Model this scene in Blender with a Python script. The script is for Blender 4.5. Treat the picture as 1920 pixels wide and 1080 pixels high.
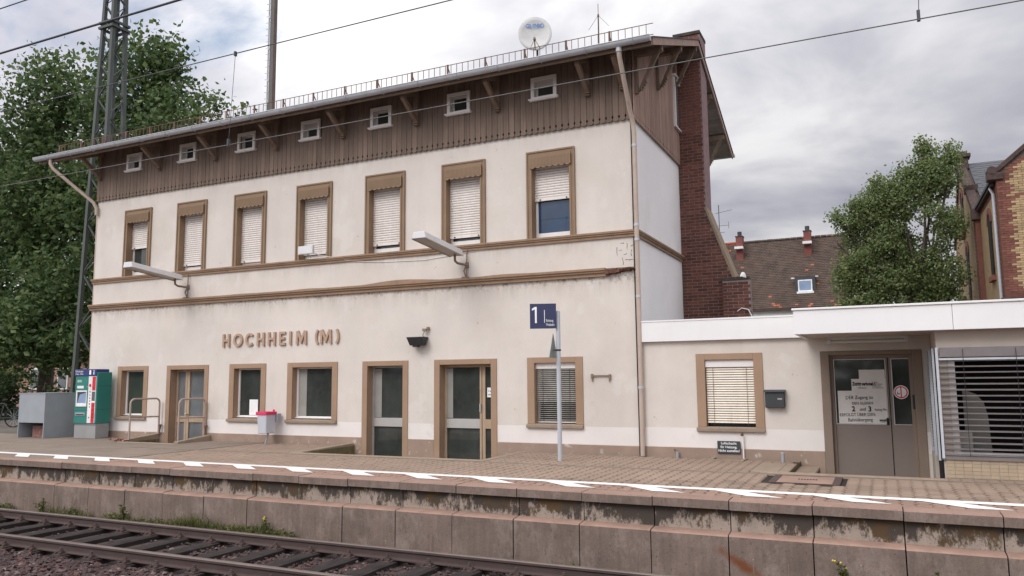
import bpy, math, random
from mathutils import Vector, Matrix, noise as mnoise
R = math.radians
rnd = random.Random(7)
for o in list(bpy.data.objects): bpy.data.objects.remove(o)
sc = bpy.context.scene
COL = sc.collection

# ------------------------------------------------------------------ camera
cam = bpy.data.cameras.new('camera'); cam.lens = 27.36; cam.sensor_width = 36; cam.clip_start = .1; cam.clip_end = 3000
co = bpy.data.objects.new('camera', cam); COL.objects.link(co); sc.camera = co
_a, _b, _c = -0.443507, 0.116214, -0.0089718
_f = Vector((math.sin(_a)*math.cos(_b), math.cos(_a)*math.cos(_b), math.sin(_b)))
_r = Vector((math.cos(_a), -math.sin(_a), 0)); _u = _r.cross(_f)
_r2 = _r*math.cos(_c)+_u*math.sin(_c); _u2 = _u*math.cos(_c)-_r*math.sin(_c)
co.matrix_world = Matrix(((_r2.x,_u2.x,-_f.x,0),(_r2.y,_u2.y,-_f.y,0),(_r2.z,_u2.z,-_f.z,1.515),(0,0,0,1)))

# ------------------------------------------------------------------ sky, sun, exposure
SUN_EL, SUN_AZ = 41.0, 198.0        # azimuth clockwise from +y; the sun stands left behind the camera, veiled by cloud
w = bpy.data.worlds.new('World'); sc.world = w; w.use_nodes = True
nt = w.node_tree; nt.nodes.clear()
def N(t, **k):
    n = nt.nodes.new(t)
    for a, v in k.items(): setattr(n, a, v)
    return n
L = lambda a, b: nt.links.new(a, b)
def M(op, a, b=None, c=None, clamp=False):
    n = N('ShaderNodeMath', operation=op); n.use_clamp = clamp
    for i, v in enumerate((a, b, c)):
        if v is None: continue
        if isinstance(v, (int, float)): n.inputs[i].default_value = v
        else: L(v, n.inputs[i])
    return n.outputs[0]
sky = N('ShaderNodeTexSky', sky_type='NISHITA'); sky.sun_disc = False
sky.sun_elevation = R(SUN_EL); sky.sun_rotation = R(SUN_AZ); sky.air_density = 1.2; sky.dust_density = 1.5
tc = N('ShaderNodeTexCoord'); sx = N('ShaderNodeSeparateXYZ'); L(tc.outputs['Generated'], sx.inputs[0])
zz = M('ADD', M('MAXIMUM', sx.outputs[2], 0.0), 0.22)
cx = N('ShaderNodeCombineXYZ'); L(M('DIVIDE', sx.outputs[0], zz), cx.inputs[0]); L(M('DIVIDE', sx.outputs[1], zz), cx.inputs[1])
def cloudnoise(scale, detail, rough, off):
    mp = N('ShaderNodeMapping'); L(cx.outputs[0], mp.inputs[0]); mp.inputs['Location'].default_value = off
    n = N('ShaderNodeTexNoise'); n.inputs['Scale'].default_value = scale; n.inputs['Detail'].default_value = detail
    n.inputs['Roughness'].default_value = rough; n.inputs['Distortion'].default_value = .3; L(mp.outputs[0], n.inputs['Vector']); return n.outputs['Fac']
def ramp(fac, *stops):
    n = N('ShaderNodeValToRGB'); e = n.color_ramp.elements
    while len(e) < len(stops): e.new(.5)
    for i, (p, c) in enumerate(stops): e[i].position = p; e[i].color = (*c, 1) if isinstance(c, tuple) else (c, c, c, 1)
    L(fac, n.inputs[0]); return n.outputs[0]
cover = ramp(cloudnoise(1.3, 7, .58, (3.1, 1.7, 0)), (.25, 0.0), (.37, 1.0))
cshade = ramp(M('ADD', M('MULTIPLY', cloudnoise(.5, 5, .5, (.4, 2.3, 0)), .72), M('MULTIPLY', cloudnoise(2.2, 5, .55, (8, 4, 2)), .28)),
              (.40, (3.1, 3.15, 3.75)), (.465, (4.6, 4.6, 5.05)), (.52, (6.6, 6.55, 6.7)), (.58, (7.8, 7.7, 7.7)))
# clouds turned towards the sun are brighter than those across the sky from it
dt = N('ShaderNodeVectorMath', operation='DOT_PRODUCT'); L(tc.outputs['Generated'], dt.inputs[0])
dt.inputs[1].default_value = (math.sin(R(SUN_AZ))*math.cos(R(SUN_EL)), math.cos(R(SUN_AZ))*math.cos(R(SUN_EL)), math.sin(R(SUN_EL)))
csc = N('ShaderNodeVectorMath', operation='SCALE'); L(cshade, csc.inputs[0]); L(M('MULTIPLY', M('ADD', M('MULTIPLY', dt.outputs['Value'], .5), 1.05), M('ADD', M('MULTIPLY', M('MAXIMUM', sx.outputs[2], 0.0), .55), .86)), csc.inputs['Scale']); cshade = csc.outputs[0]
mx = N('ShaderNodeMix', data_type='RGBA'); L(cover, mx.inputs[0])
skb = N('ShaderNodeMix', data_type='RGBA', blend_type='MULTIPLY'); skb.inputs[0].default_value = 1; L(sky.outputs[0], skb.inputs[6]); skb.inputs[7].default_value = (1.1, 1.1, 1.1, 1)
L(skb.outputs[2], mx.inputs[6]); L(cshade, mx.inputs[7])
bg = N('ShaderNodeBackground'); bg.inputs[1].default_value = .1; L(mx.outputs[2], bg.inputs[0])
ow = N('ShaderNodeOutputWorld'); L(bg.outputs[0], ow.inputs[0])
sl = bpy.data.lights.new('sun', 'SUN'); sl.energy = .95; sl.angle = R(26); sl.color = (1, .965, .92)
so = bpy.data.objects.new('sun', sl); COL.objects.link(so)
_d = Vector((math.sin(R(SUN_AZ))*math.cos(R(SUN_EL)), math.cos(R(SUN_AZ))*math.cos(R(SUN_EL)), math.sin(R(SUN_EL))))
so.rotation_euler = _d.to_track_quat('Z', 'Y').to_euler(); so.location = _d*80
vs = sc.view_settings; vs.view_transform = 'Standard'; vs.look = 'None'; vs.gamma = 1; vs.exposure = 0.6; vs.use_curve_mapping = False

# ------------------------------------------------------------------ materials
def lin(c): return tuple((v/255/12.92 if v/255 <= .04045 else ((v/255+.055)/1.055)**2.4) for v in c)
def mat(name, col, rough=.8, var=.12, scale=3.0, bump=.0, bscale=60, streak=0., streakcol=(.1,.08,.07), sscale=9, metal=0., rand=0., blotch=None, fine=.0, spec=.35, grain=None, grainamt=.25, extra=None):
    """procedural material: mottled base colour, optional vertical streaks, patches, wood grain, per-object shift and fine relief"""
    m = bpy.data.materials.new(name); m.use_nodes = True; t = m.node_tree; t.nodes.clear()
    n = lambda ty, **k: (lambda q: ([setattr(q, a, v) for a, v in k.items()], q)[1])(t.nodes.new(ty))
    l = lambda a, b: t.links.new(a, b)
    out = n('ShaderNodeOutputMaterial'); p = n('ShaderNodeBsdfPrincipled'); l(p.outputs[0], out.inputs[0])
    p.inputs['Roughness'].default_value = rough; p.inputs['Metallic'].default_value = metal; p.inputs['Specular IOR Level'].default_value = spec
    geo = n('ShaderNodeNewGeometry'); pos = geo.outputs['Position']
    def nz(sc_, det=5, vec=None, ro=.6):
        q = n('ShaderNodeTexNoise'); q.inputs['Scale'].default_value = sc_; q.inputs['Detail'].default_value = det; q.inputs['Roughness'].default_value = ro
        l(vec or pos, q.inputs['Vector']); return q.outputs['Fac']
    def mapped(s, loc=(0,0,0)):
        q = n('ShaderNodeMapping'); q.inputs['Scale'].default_value = s; q.inputs['Location'].default_value = loc; l(pos, q.inputs[0]); return q.outputs[0]
    def rmp(f, a, b):
        q = n('ShaderNodeMapRange'); q.inputs[1].default_value = a; q.inputs[2].default_value = b; l(f, q.inputs[0]); return q.outputs[0]
    def mul(c, f, lo, hi):
        q = n('ShaderNodeMapRange'); q.inputs[1].default_value = .3; q.inputs[2].default_value = .7; q.inputs[3].default_value = lo; q.inputs[4].default_value = hi; l(f, q.inputs[0])
        v = n('ShaderNodeVectorMath', operation='SCALE'); l(c, v.inputs[0]); l(q.outputs[0], v.inputs['Scale']); return v.outputs[0]
    def mixc(c, f, col2):
        q = n('ShaderNodeMix', data_type='RGBA'); l(f, q.inputs[0]); l(c, q.inputs[6]); q.inputs[7].default_value = (*col2, 1); return q.outputs[2]
    rgb = n('ShaderNodeRGB'); rgb.outputs[0].default_value = (*col, 1); c = rgb.outputs[0]
    if var: c = mul(c, nz(scale), 1-var, 1+var)
    if fine: c = mul(c, nz(45, 3), 1-fine, 1+fine)
    if grain: c = mul(c, nz(1, 6, mapped(grain), .7), 1-grainamt, 1+grainamt)
    if rand:
        oi = n('ShaderNodeObjectInfo'); q = n('ShaderNodeMapRange'); q.inputs[3].default_value = 1-rand; q.inputs[4].default_value = 1+rand; l(oi.outputs['Random'], q.inputs[0])
        v = n('ShaderNodeVectorMath', operation='SCALE'); l(c, v.inputs[0]); l(q.outputs[0], v.inputs['Scale']); c = v.outputs[0]
    if blotch:
        for (bs, a, b, bc, amt) in blotch:
            f = rmp(nz(bs, 6), a, b); q = n('ShaderNodeMath', operation='MULTIPLY'); l(f, q.inputs[0]); q.inputs[1].default_value = amt; c = mixc(c, q.outputs[0], bc)
    if streak:
        f = rmp(nz(1, 4, mapped((sscale, sscale, .5)), .65), .5, .72); q = n('ShaderNodeMath', operation='MULTIPLY'); l(f, q.inputs[0]); q.inputs[1].default_value = streak; c = mixc(c, q.outputs[0], streakcol)
    if extra: c = extra(t, n, l, pos, c, nz, mapped, rmp, mixc)
    l(c, p.inputs['Base Color'])
    if bump:
        b = n('ShaderNodeBump'); b.inputs['Strength'].default_value = bump; b.inputs['Distance'].default_value = .01
        l(nz(1, 5, mapped(grain)) if grain else nz(bscale, 4), b.inputs['Height']); l(b.outputs[0], p.inputs['Normal'])
    return m
def glass_dark(name, col, rough=.03):
    m = mat(name, col, rough, var=.25, scale=1.3, spec=.5); return m

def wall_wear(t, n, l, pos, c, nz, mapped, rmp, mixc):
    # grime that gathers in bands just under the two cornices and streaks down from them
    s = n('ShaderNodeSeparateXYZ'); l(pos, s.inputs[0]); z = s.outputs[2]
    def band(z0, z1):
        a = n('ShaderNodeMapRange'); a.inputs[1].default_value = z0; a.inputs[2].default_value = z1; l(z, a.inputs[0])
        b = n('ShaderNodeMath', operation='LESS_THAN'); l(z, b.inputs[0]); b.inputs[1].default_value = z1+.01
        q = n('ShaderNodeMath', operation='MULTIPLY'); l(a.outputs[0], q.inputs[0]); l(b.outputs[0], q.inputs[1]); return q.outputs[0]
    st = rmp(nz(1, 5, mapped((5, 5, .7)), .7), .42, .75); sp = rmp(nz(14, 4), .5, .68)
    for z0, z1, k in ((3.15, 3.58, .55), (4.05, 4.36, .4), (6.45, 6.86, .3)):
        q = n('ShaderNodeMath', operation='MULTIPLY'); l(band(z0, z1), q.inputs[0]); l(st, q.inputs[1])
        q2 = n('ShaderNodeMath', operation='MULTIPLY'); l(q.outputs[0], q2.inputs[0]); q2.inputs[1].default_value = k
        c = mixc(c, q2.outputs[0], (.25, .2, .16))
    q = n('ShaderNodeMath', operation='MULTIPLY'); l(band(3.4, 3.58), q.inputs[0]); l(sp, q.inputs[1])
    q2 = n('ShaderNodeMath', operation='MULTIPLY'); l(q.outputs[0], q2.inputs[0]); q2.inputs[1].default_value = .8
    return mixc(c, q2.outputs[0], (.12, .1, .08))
def panel_wear(t, n, l, pos, c, nz, mapped, rmp, mixc):
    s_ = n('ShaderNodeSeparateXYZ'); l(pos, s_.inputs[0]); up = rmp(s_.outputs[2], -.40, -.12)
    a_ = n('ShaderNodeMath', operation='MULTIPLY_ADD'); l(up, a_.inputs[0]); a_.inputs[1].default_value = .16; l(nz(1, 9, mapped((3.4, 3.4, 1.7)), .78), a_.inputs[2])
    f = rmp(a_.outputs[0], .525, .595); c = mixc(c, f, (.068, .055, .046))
    f3 = rmp(nz(38, 4), .60, .66); q3 = n('ShaderNodeMath', operation='MULTIPLY'); l(f3, q3.inputs[0]); q3.inputs[1].default_value = .7; c = mixc(c, q3.outputs[0], (.06, .045, .036))
    f2 = rmp(nz(2.2, 4), .5, .62); q = n('ShaderNodeMath', operation='MULTIPLY'); l(f, q.inputs[0]); l(f2, q.inputs[1])
    c = mixc(c, q.outputs[0], (.10, .062, .03))
    return c
def face_wear(t, n, l, pos, c, nz, mapped, rmp, mixc):
    f = rmp(nz(1, 5, mapped((14, 14, .5)), .7), .4, .75); q = n('ShaderNodeMath', operation='MULTIPLY'); l(f, q.inputs[0]); q.inputs[1].default_value = .45
    c = mixc(c, q.outputs[0], (.09, .075, .06))
    f = rmp(nz(.9, 4), .56, .74); q = n('ShaderNodeMath', operation='MULTIPLY'); l(f, q.inputs[0]); q.inputs[1].default_value = .55
    c = mixc(c, q.outputs[0], (.10, .092, .06))
    f = rmp(nz(1, 6, mapped((2.6, 2.6, 1.6), (5, 2, 1)), .75), .5, .66); q = n('ShaderNodeMath', operation='MULTIPLY'); l(f, q.inputs[0]); q.inputs[1].default_value = .55
    c = mixc(c, q.outputs[0], (.34, .27, .24))
    f = rmp(nz(26, 4), .58, .7); q = n('ShaderNodeMath', operation='MULTIPLY'); l(f, q.inputs[0]); q.inputs[1].default_value = .45
    c = mixc(c, q.outputs[0], (.07, .055, .048))
    # a single rust run slanting down the blocks
    mp = n('ShaderNodeMapping'); mp.vector_type = 'TEXTURE'; mp.inputs['Location'].default_value = (-1.68, 9.93, -.74); mp.inputs['Rotation'].default_value = (0, R(32), 0); mp.inputs['Scale'].default_value = (.42, 1, .085); l(pos, mp.inputs[0])
    ln = n('ShaderNodeVectorMath', operation='LENGTH'); l(mp.outputs[0], ln.inputs[0]); nn = nz(9, 5); q = n('ShaderNodeMath', operation='ADD'); l(ln.outputs['Value'], q.inputs[0]); l(nn, q.inputs[1])
    f = rmp(q.outputs[0], 1.5, .7)
    return mixc(c, f, (.17, .062, .025))

MT = {}
def D(k, *a, **kw): MT[k] = mat(k, *a, **kw); return MT[k]
D('cream_plaster', (.665,.61,.56), .9, var=.05, scale=.9, bump=.3, bscale=70, fine=.02, streak=.12, streakcol=(.4,.34,.29), sscale=2.2, extra=wall_wear, blotch=[(.55,.52,.72,(.53,.46,.39),.45),(1.3,.60,.64,(.70,.655,.61),.6),(6,.69,.74,(.32,.25,.2),.5)])
D('side_plaster_brightened', (.86,.83,.82), .9, var=.05, scale=.8, bump=.3, bscale=70, blotch=[(.7,.55,.75,(.55,.5,.46),.25)])  # lighter than the cream front: makes up in colour for weak side light
D('white_paint', (.77,.72,.695), .85, var=.05, scale=1.5, bump=.25, bscale=90, blotch=[(3,.6,.75,(.55,.47,.42),.4)])
D('plinth_paint', (.33,.24,.19), .9, var=.14, scale=2, bump=.3, bscale=60, blotch=[(5,.62,.68,(.6,.53,.47),.75),(1.6,.5,.7,(.28,.2,.15),.5)])
D('tan_trim', (.35,.235,.16), .8, var=.08, scale=2, bump=.08, blotch=[(4,.58,.75,(.25,.17,.12),.45)])
D('letter_tan', (.43,.295,.215), .7, var=.05)
D('brown_trim', (.265,.18,.115), .75, var=.1, scale=2.5, bump=.1, blotch=[(5,.56,.75,(.18,.125,.085),.5)])
D('cornice', (.315,.21,.14), .8, var=.12, scale=1.6, bump=.12, blotch=[(3,.52,.72,(.2,.135,.09),.6)], streak=.3, streakcol=(.13,.09,.07))
D('broken_wood', (.13,.065,.045), .95, var=.35, scale=12, bump=.9, bscale=25)
D('board', (.180,.131,.105), .9, var=.12, scale=1.2, bump=.35, grain=(30,30,1.2), grainamt=.22, rand=.13)
D('gable_board', (.32,.21,.17), .95, var=.14, scale=1.2, bump=.45, grain=(34,34,1.1), grainamt=.3, rand=.12)
D('board_back', (.03,.022,.018), .95)
D('timber', (.20,.143,.108), .85, var=.14, scale=3, bump=.25, grain=(8,8,3), grainamt=.2)
D('soffit_board', (.27,.235,.20), .9, var=.15, scale=2, bump=.2, rand=.1)
D('rake', (.36,.25,.21), .85, var=.14, scale=3, bump=.2, grain=(4,4,20), grainamt=.15)
D('roof_dark', (.06,.06,.06), .85, var=.2, bump=.2)
D('zinc', (.50,.52,.56), .5, var=.1, scale=3, metal=.1, bump=.05)
D('pipe_paint', (.48,.385,.325), .6, var=.1, scale=3, blotch=[(7,.6,.72,(.3,.19,.13),.5)])
D('rusty_steel', (.17,.10,.075), .85, var=.3, scale=8, bump=.2)
D('white_plastic', (.78,.75,.73), .5, var=.04, scale=3, streak=.15, streakcol=(.5,.42,.36), sscale=14)
D('shutter', (.80,.74,.70), .55, var=.05, scale=4, streak=.2, streakcol=(.5,.36,.28), sscale=12)
D('cream_blind', (.80,.72,.62), .5, var=.07, scale=5, streak=.25, streakcol=(.5,.3,.16), sscale=10)
D('dirty_blind', (.33,.31,.28), .5, var=.2, scale=4, streak=.5, streakcol=(.16,.14,.11), sscale=7)
D('alu_blind', (.23,.205,.205), .4, var=.1, scale=4, metal=.3)
D('alu', (.52,.50,.48), .45, var=.08, metal=.4)
MT['glass'] = mat('glass', (.042,.047,.044), .05, var=.3, scale=1.6, spec=.5, streak=.25, streakcol=(.09,.095,.095), sscale=3, blotch=[(2.2,.55,.7,(.075,.075,.072),.5)])
MT['glass_grey'] = glass_dark('glass_grey', (.16,.17,.18), .12)
MT['glass_sky_reflection'] = glass_dark('glass_sky_reflection', (.03,.06,.12), .02)  # blue sky reflection put into the pane's base colour
MT['glass_green'] = glass_dark('glass_green', (.05,.06,.05), .06)
D('dark', (.012,.011,.011), .9)
D('wood_door', (.42,.31,.22), .65, var=.12, grain=(10,10,2), grainamt=.15)
D('curtain', (.30,.29,.27), .9, var=.1)
D('brown_door', (.225,.18,.16), .55, var=.05, scale=1.5)
D('door_frame_brown', (.245,.185,.145), .6, var=.06)
D('fascia', (.80,.79,.79), .5, var=.03, scale=1, streak=.07, streakcol=(.45,.42,.4), sscale=3)
D('bay_plaster', (.48,.42,.37), .85, var=.06)
D('tile_tan', (.40,.315,.225), .6, var=.08, scale=6, rand=.06)
D('mortar', (.25,.20,.18), .95, var=.2, scale=20)
D('red_brick', (.135,.052,.038), .85, var=.3, scale=9, bump=.3, bscale=60, rand=.35, blotch=[(1.1,.5,.7,(.07,.03,.03),.5)])
D('red_brick_side', (.26,.17,.17), .9, var=.2, scale=9, bump=.3)
D('coping_tan', (.27,.20,.14), .8, var=.15)
D('dark_brick_cap', (.06,.05,.045), .95, var=.35, scale=9, bump=.5)
D('yellow_brick', (.40,.285,.16), .85, var=.2, scale=6, rand=.22, bump=.2)
D('church_red', (.19,.075,.055), .85, var=.22, scale=8, rand=.2, bump=.2)
D('church_mortar', (.12,.09,.075), .95)
D('chimney_red', (.19,.07,.06), .9, var=.2)
D('sandstone_dark', (.075,.05,.045), .9, var=.3, scale=6, bump=.3)
D('slate', (.06,.064,.074), .6, var=.15, scale=4, rand=.2)
D('roof_tile', (.085,.060,.048), .9, var=.3, scale=2.5, blotch=[(.9,.55,.75,(.12,.066,.05),.35)])
D('roof_tile_orange', (.33,.11,.065), .85, var=.2)
D('house_white', (.75,.75,.75), .8)
D('concrete', (.205,.152,.128), .92, var=.22, scale=1.8, bump=.35, bscale=70, fine=.12, extra=face_wear, rand=.07)
D('coping_top', (.29,.19,.15), .92, var=.14, scale=2.5, bump=.35, bscale=70, fine=.12, blotch=[(5,.58,.72,(.2,.15,.12),.5)], rand=.06)
D('stained_panel', (.34,.28,.235), .92, var=.12, scale=5, bump=.3, bscale=70, extra=panel_wear)
D('ledge_top', (.32,.205,.16), .92, var=.15, scale=4, bump=.3, blotch=[(7,.55,.7,(.2,.14,.1),.5)])
D('joint_dark', (.02,.018,.016), .95)
D('paver', (.265,.195,.15), .9, var=.12, scale=1.1, bump=.3, bscale=120, fine=.1, rand=.17, blotch=[(.8,.52,.72,(.27,.205,.16),.5),(9,.66,.72,(.13,.1,.085),.5)])
D('paver_red', (.275,.18,.14), .9, var=.12, scale=1.1, bump=.3, bscale=120, fine=.1, rand=.09, blotch=[(9,.66,.72,(.15,.1,.085),.5)])
D('paver_joint', (.03,.024,.02), .98, var=.2)
D('asphalt', (.22,.175,.14), .95, var=.16, scale=1.2, bump=.4, bscale=110, fine=.16, blotch=[(.5,.5,.7,(.19,.165,.145),.6)])
D('yard', (.12,.105,.09), .95, var=.2, scale=.8, bump=.3)
D('line_white', (.72,.70,.69), .8, var=.04, scale=5, blotch=[(9,.64,.74,(.45,.38,.34),.5),(60,.62,.7,(.5,.42,.36),.35)])
D('curb', (.30,.23,.175), .9, var=.14, scale=4, bump=.3, blotch=[(4,.55,.75,(.22,.2,.12),.5)])
D('mossy', (.15,.125,.07), .95, var=.3, scale=7, bump=.4)
D('steel_strip', (.12,.12,.13), .5, var=.2, metal=.3)
D('ballast', (.06,.043,.042), .95, var=.3, scale=12, bump=.5, bscale=50)
D('ballast_stone', (.070,.045,.044), .92, var=.4, scale=7, bump=.3, bscale=60, blotch=[(5,.62,.7,(.2,.15,.14),.6)])
D('pale_stone', (.17,.13,.125), .92, var=.3, scale=7, bump=.3)
D('rusty_stone', (.12,.055,.04), .92, var=.3, scale=7, bump=.3)
D('sleeper', (.028,.021,.020), .95, var=.3, scale=5, bump=.8, grain=(14,2.0,14), grainamt=.4)
D('rail', (.078,.053,.05), .62, var=.12, scale=4, bump=.1, blotch=[(3,.55,.7,(.075,.065,.06),.5)])
D('rail_top', (.16,.125,.11), .42, var=.15, scale=2, metal=.3)
D('clip', (.085,.058,.052), .8, var=.25, scale=15)
D('mast_steel', (.088,.10,.092), .65, var=.12, scale=2, metal=.2)
D('radio_mast', (.13,.125,.12), .8, var=.1)
D('lamp_grey', (.70,.70,.71), .5, var=.04)
D('lamp_lens', (.36,.31,.27), .45, var=.12)
D('bracket_brown', (.25,.18,.15), .7, var=.2, scale=8)
D('black_metal', (.03,.03,.033), .5)
D('grey_metal', (.34,.35,.38), .5, var=.06)
D('box_grey', (.30,.325,.355), .55, var=.06, scale=3)
D('kiosk_green', (.035,.20,.172), .45, var=.05)
D('kiosk_blue', (.03,.045,.17), .45)
D('kiosk_red', (.62,.03,.05), .45)
D('kiosk_white', (.78,.77,.77), .45)
D('kiosk_base', (.30,.30,.30), .7, var=.08)
D('screen', (.25,.33,.48), .15)
D('sign_blue', (.040,.046,.108), .45, var=.05)
D('print_white', (.85,.85,.85), .6)
D('print_black', (.02,.02,.02), .7)
D('print_blue', (.12,.25,.6), .6)
D('pole_grey', (.47,.49,.53), .45, var=.05)
D('sign_back', (.20,.235,.23), .55, var=.1)
D('bin_red', (.72,.04,.13), .4)
D('bin_grey', (.58,.60,.66), .45, var=.05, metal=.2)
D('paper', (.66,.63,.60), .8, var=.05, scale=6)
D('anthracite', (.05,.055,.06), .6, var=.1)
D('handrail', (.40,.31,.27), .55, var=.1)
D('rubble', (.30,.16,.14), .95, var=.4, scale=15)
D('dish', (.62,.62,.61), .75)
D('bark', (.09,.07,.055), .95, var=.3, scale=6, bump=.5)
D('wire', (.06,.065,.075), .5)
D('copper_wire', (.13,.125,.125), .6)
D('tyre', (.015,.015,.015), .8)
D('far_brick', (.33,.2,.16), .9, var=.12)
D('far_red', (.55,.06,.06), .7)
def leafmat(name, a, b):
    m = bpy.data.materials.new(name); m.use_nodes = True; t = m.node_tree; p = t.nodes['Principled BSDF']
    g = t.nodes.new('ShaderNodeNewGeometry'); r = t.nodes.new('ShaderNodeValToRGB')
    r.color_ramp.elements[0].color = (*a, 1); r.color_ramp.elements[1].color = (*b, 1)
    t.links.new(g.outputs['Random Per Island'], r.inputs[0]); t.links.new(r.outputs[0], p.inputs['Base Color'])
    p.inputs['Roughness'].default_value = .55; p.inputs['Specular IOR Level'].default_value = .3
    tr = t.nodes.new('ShaderNodeBsdfTranslucent'); mixs = t.nodes.new('ShaderNodeMixShader'); mixs.inputs[0].default_value = .42
    t.links.new(r.outputs[0], tr.inputs[0]); t.links.new(p.outputs[0], mixs.inputs[1]); t.links.new(tr.outputs[0], mixs.inputs[2])
    t.links.new(mixs.outputs[0], t.nodes['Material Output'].inputs[0]); MT[name] = m
leafmat('leaf_plane', (.04,.08,.03), (.16,.215,.08))
leafmat('leaf_maple', (.12,.165,.065), (.25,.30,.125))
leafmat('leaf_hedge', (.07,.12,.025), (.16,.22,.05))
leafmat('leaf_weed', (.075,.095,.03), (.19,.19,.075))
leafmat('leaf_dark', (.025,.045,.018), (.05,.08,.028))

# ------------------------------------------------------------------ mesh helpers
class MB:
    def __init__(s): s.v = []; s.f = []; s.m = []; s.sm = []
    def add(s, vs, fs, mi=0, smooth=False):
        b = len(s.v); s.v += [tuple(p) for p in vs]
        for f in fs: s.f.append(tuple(i+b for i in f)); s.m.append(mi); s.sm.append(smooth)
        return s
    def box(s, x0, x1, y0, y1, z0, z1, mi=0):
        return s.add([(x0,y0,z0),(x1,y0,z0),(x1,y1,z0),(x0,y1,z0),(x0,y0,z1),(x1,y0,z1),(x1,y1,z1),(x0,y1,z1)],
            [(0,3,2,1),(4,5,6,7),(0,1,5,4),(1,2,6,5),(2,3,7,6),(3,0,4,7)], mi)
    def quad(s, a, b, c, d, mi=0): return s.add([a,b,c,d], [(0,1,2,3)], mi)
    def prism(s, pts, vec, mi=0, cap=True):
        n = len(pts); v = Vector(vec); P = [Vector(p) for p in pts]; Q = [p+v for p in P]
        nn = Vector((0,0,0))
        for i in range(n): nn += P[i].cross(P[(i+1) % n])
        if nn.dot(v) > 0: P.reverse(); Q.reverse()
        fs = [(i, (i+n) , ((i+1) % n)+n, (i+1) % n) for i in range(n)]
        if cap: fs += [tuple(range(n)), tuple(range(2*n-1, n-1, -1))]
        return s.add(P+Q, fs, mi)
    def tube(s, path, r, n=8, mi=0, cap=True, smooth=True, r2=None):
        P = [Vector(p) for p in path]; vs = []; fs = []; m = len(P)
        up = None
        for i, p in enumerate(P):
            d = (P[min(i+1, m-1)]-P[max(i-1, 0)]).normalized()
            if up is None: up = d.orthogonal().normalized()
            up = (up-d*up.dot(d)); up = up.normalized() if up.length > 1e-6 else d.orthogonal().normalized()
            sd = d.cross(up); rr = r if r2 is None else r+(r2-r)*i/(m-1)
            for k in range(n):
                a = 2*math.pi*k/n; vs.append(p+(up*math.cos(a)+sd*math.sin(a))*rr)
        for i in range(m-1):
            for k in range(n): fs.append((i*n+k, i*n+(k+1) % n, (i+1)*n+(k+1) % n, (i+1)*n+k))
        s.add(vs, fs, mi, smooth)
        if cap: s.add(vs[:n], [tuple(range(n-1, -1, -1))], mi); s.add(vs[-n:], [tuple(range(n))], mi)
        return s
    def bar(s, a, b, wx, wy, mi=0, up=(0,0,1)):
        a = Vector(a); b = Vector(b); d = (b-a).normalized(); u = Vector(up); sd = d.cross(u)
        if sd.length < 1e-4: sd = d.cross(Vector((1,0,0)))
        sd.normalize(); u = sd.cross(d)
        p = [a+sd*i*wx/2+u*j*wy/2 for i, j in ((-1,-1),(1,-1),(1,1),(-1,1))]
        return s.prism(p, b-a, mi)
    def sphere(s, c, r, nu=10, nv=6, mi=0, sc=(1,1,1)):
        vs = []; fs = []
        for j in range(nv+1):
            t = math.pi*j/nv
            for i in range(nu):
                a = 2*math.pi*i/nu; vs.append((c[0]+r*sc[0]*math.sin(t)*math.cos(a), c[1]+r*sc[1]*math.sin(t)*math.sin(a), c[2]+r*sc[2]*math.cos(t)))
        for j in range(nv):
            for i in range(nu): fs.append((j*nu+i, (j+1)*nu+i, (j+1)*nu+(i+1) % nu, j*nu+(i+1) % nu))
        return s.add(vs, fs, mi, True)
    def mesh(s, name, mats, off=(0,0,0)):
        me = bpy.data.meshes.new(name); o = off
        me.from_pydata([(p[0]-o[0], p[1]-o[1], p[2]-o[2]) for p in s.v], [], s.f)
        for m in (mats if isinstance(mats, (list, tuple)) else [mats]): me.materials.append(MT[m] if isinstance(m, str) else m)
        me.polygons.foreach_set('material_index', s.m); me.polygons.foreach_set('use_smooth', s.sm); me.update()
        return me
ORG = {}
def root(name, loc, label=None, cat=None, group=None, kind=None):
    o = bpy.data.objects.new(name, None); COL.objects.link(o); o.location = loc; o.empty_display_size = .3; ORG[o.name] = Vector(loc)
    return tag(o, label, cat, group, kind)
def tag(o, label=None, cat=None, group=None, kind=None):
    for k, v in (('label', label), ('category', cat), ('group', group), ('kind', kind)):
        if v: o[k] = v
    return o
def part(name, mb, mats, parent, bevel=0, label=None, kind=None):
    off = ORG[parent.name]; o = bpy.data.objects.new(name, mb.mesh(name, mats, off)); COL.objects.link(o); o.parent = parent; ORG[o.name] = off
    if bevel: b = o.modifiers.new('bevel', 'BEVEL'); b.width = bevel; b.segments = 1; b.limit_method = 'ANGLE'
    return tag(o, label, kind=kind)
def solo(name, mb, mats, loc, label=None, cat=None, group=None, kind=None, bevel=0):
    o = bpy.data.objects.new(name, mb.mesh(name, mats, loc)); COL.objects.link(o); o.location = loc; ORG[o.name] = Vector(loc)
    if bevel: b = o.modifiers.new('bevel', 'BEVEL'); b.width = bevel; b.segments = 1; b.limit_method = 'ANGLE'
    return tag(o, label, cat, group, kind)
def piece(name, me, loc, parent, rot=None):
    o = bpy.data.objects.new(name, me); COL.objects.link(o); o.parent = parent; o.location = Vector(loc)-ORG[parent.name]; ORG[o.name] = ORG[parent.name]
    if rot: o.rotation_euler = rot
    return o
def copy_tree(o, loc, parent=None, label=None):
    c = o.copy(); COL.objects.link(c)
    if parent: c.parent = parent
    else: c.location = loc; ORG[c.name] = Vector(loc)
    if label: c['label'] = label
    for ch in [q for q in bpy.data.objects if q.parent == o]: copy_tree(ch, None, c)
    return c
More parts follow.
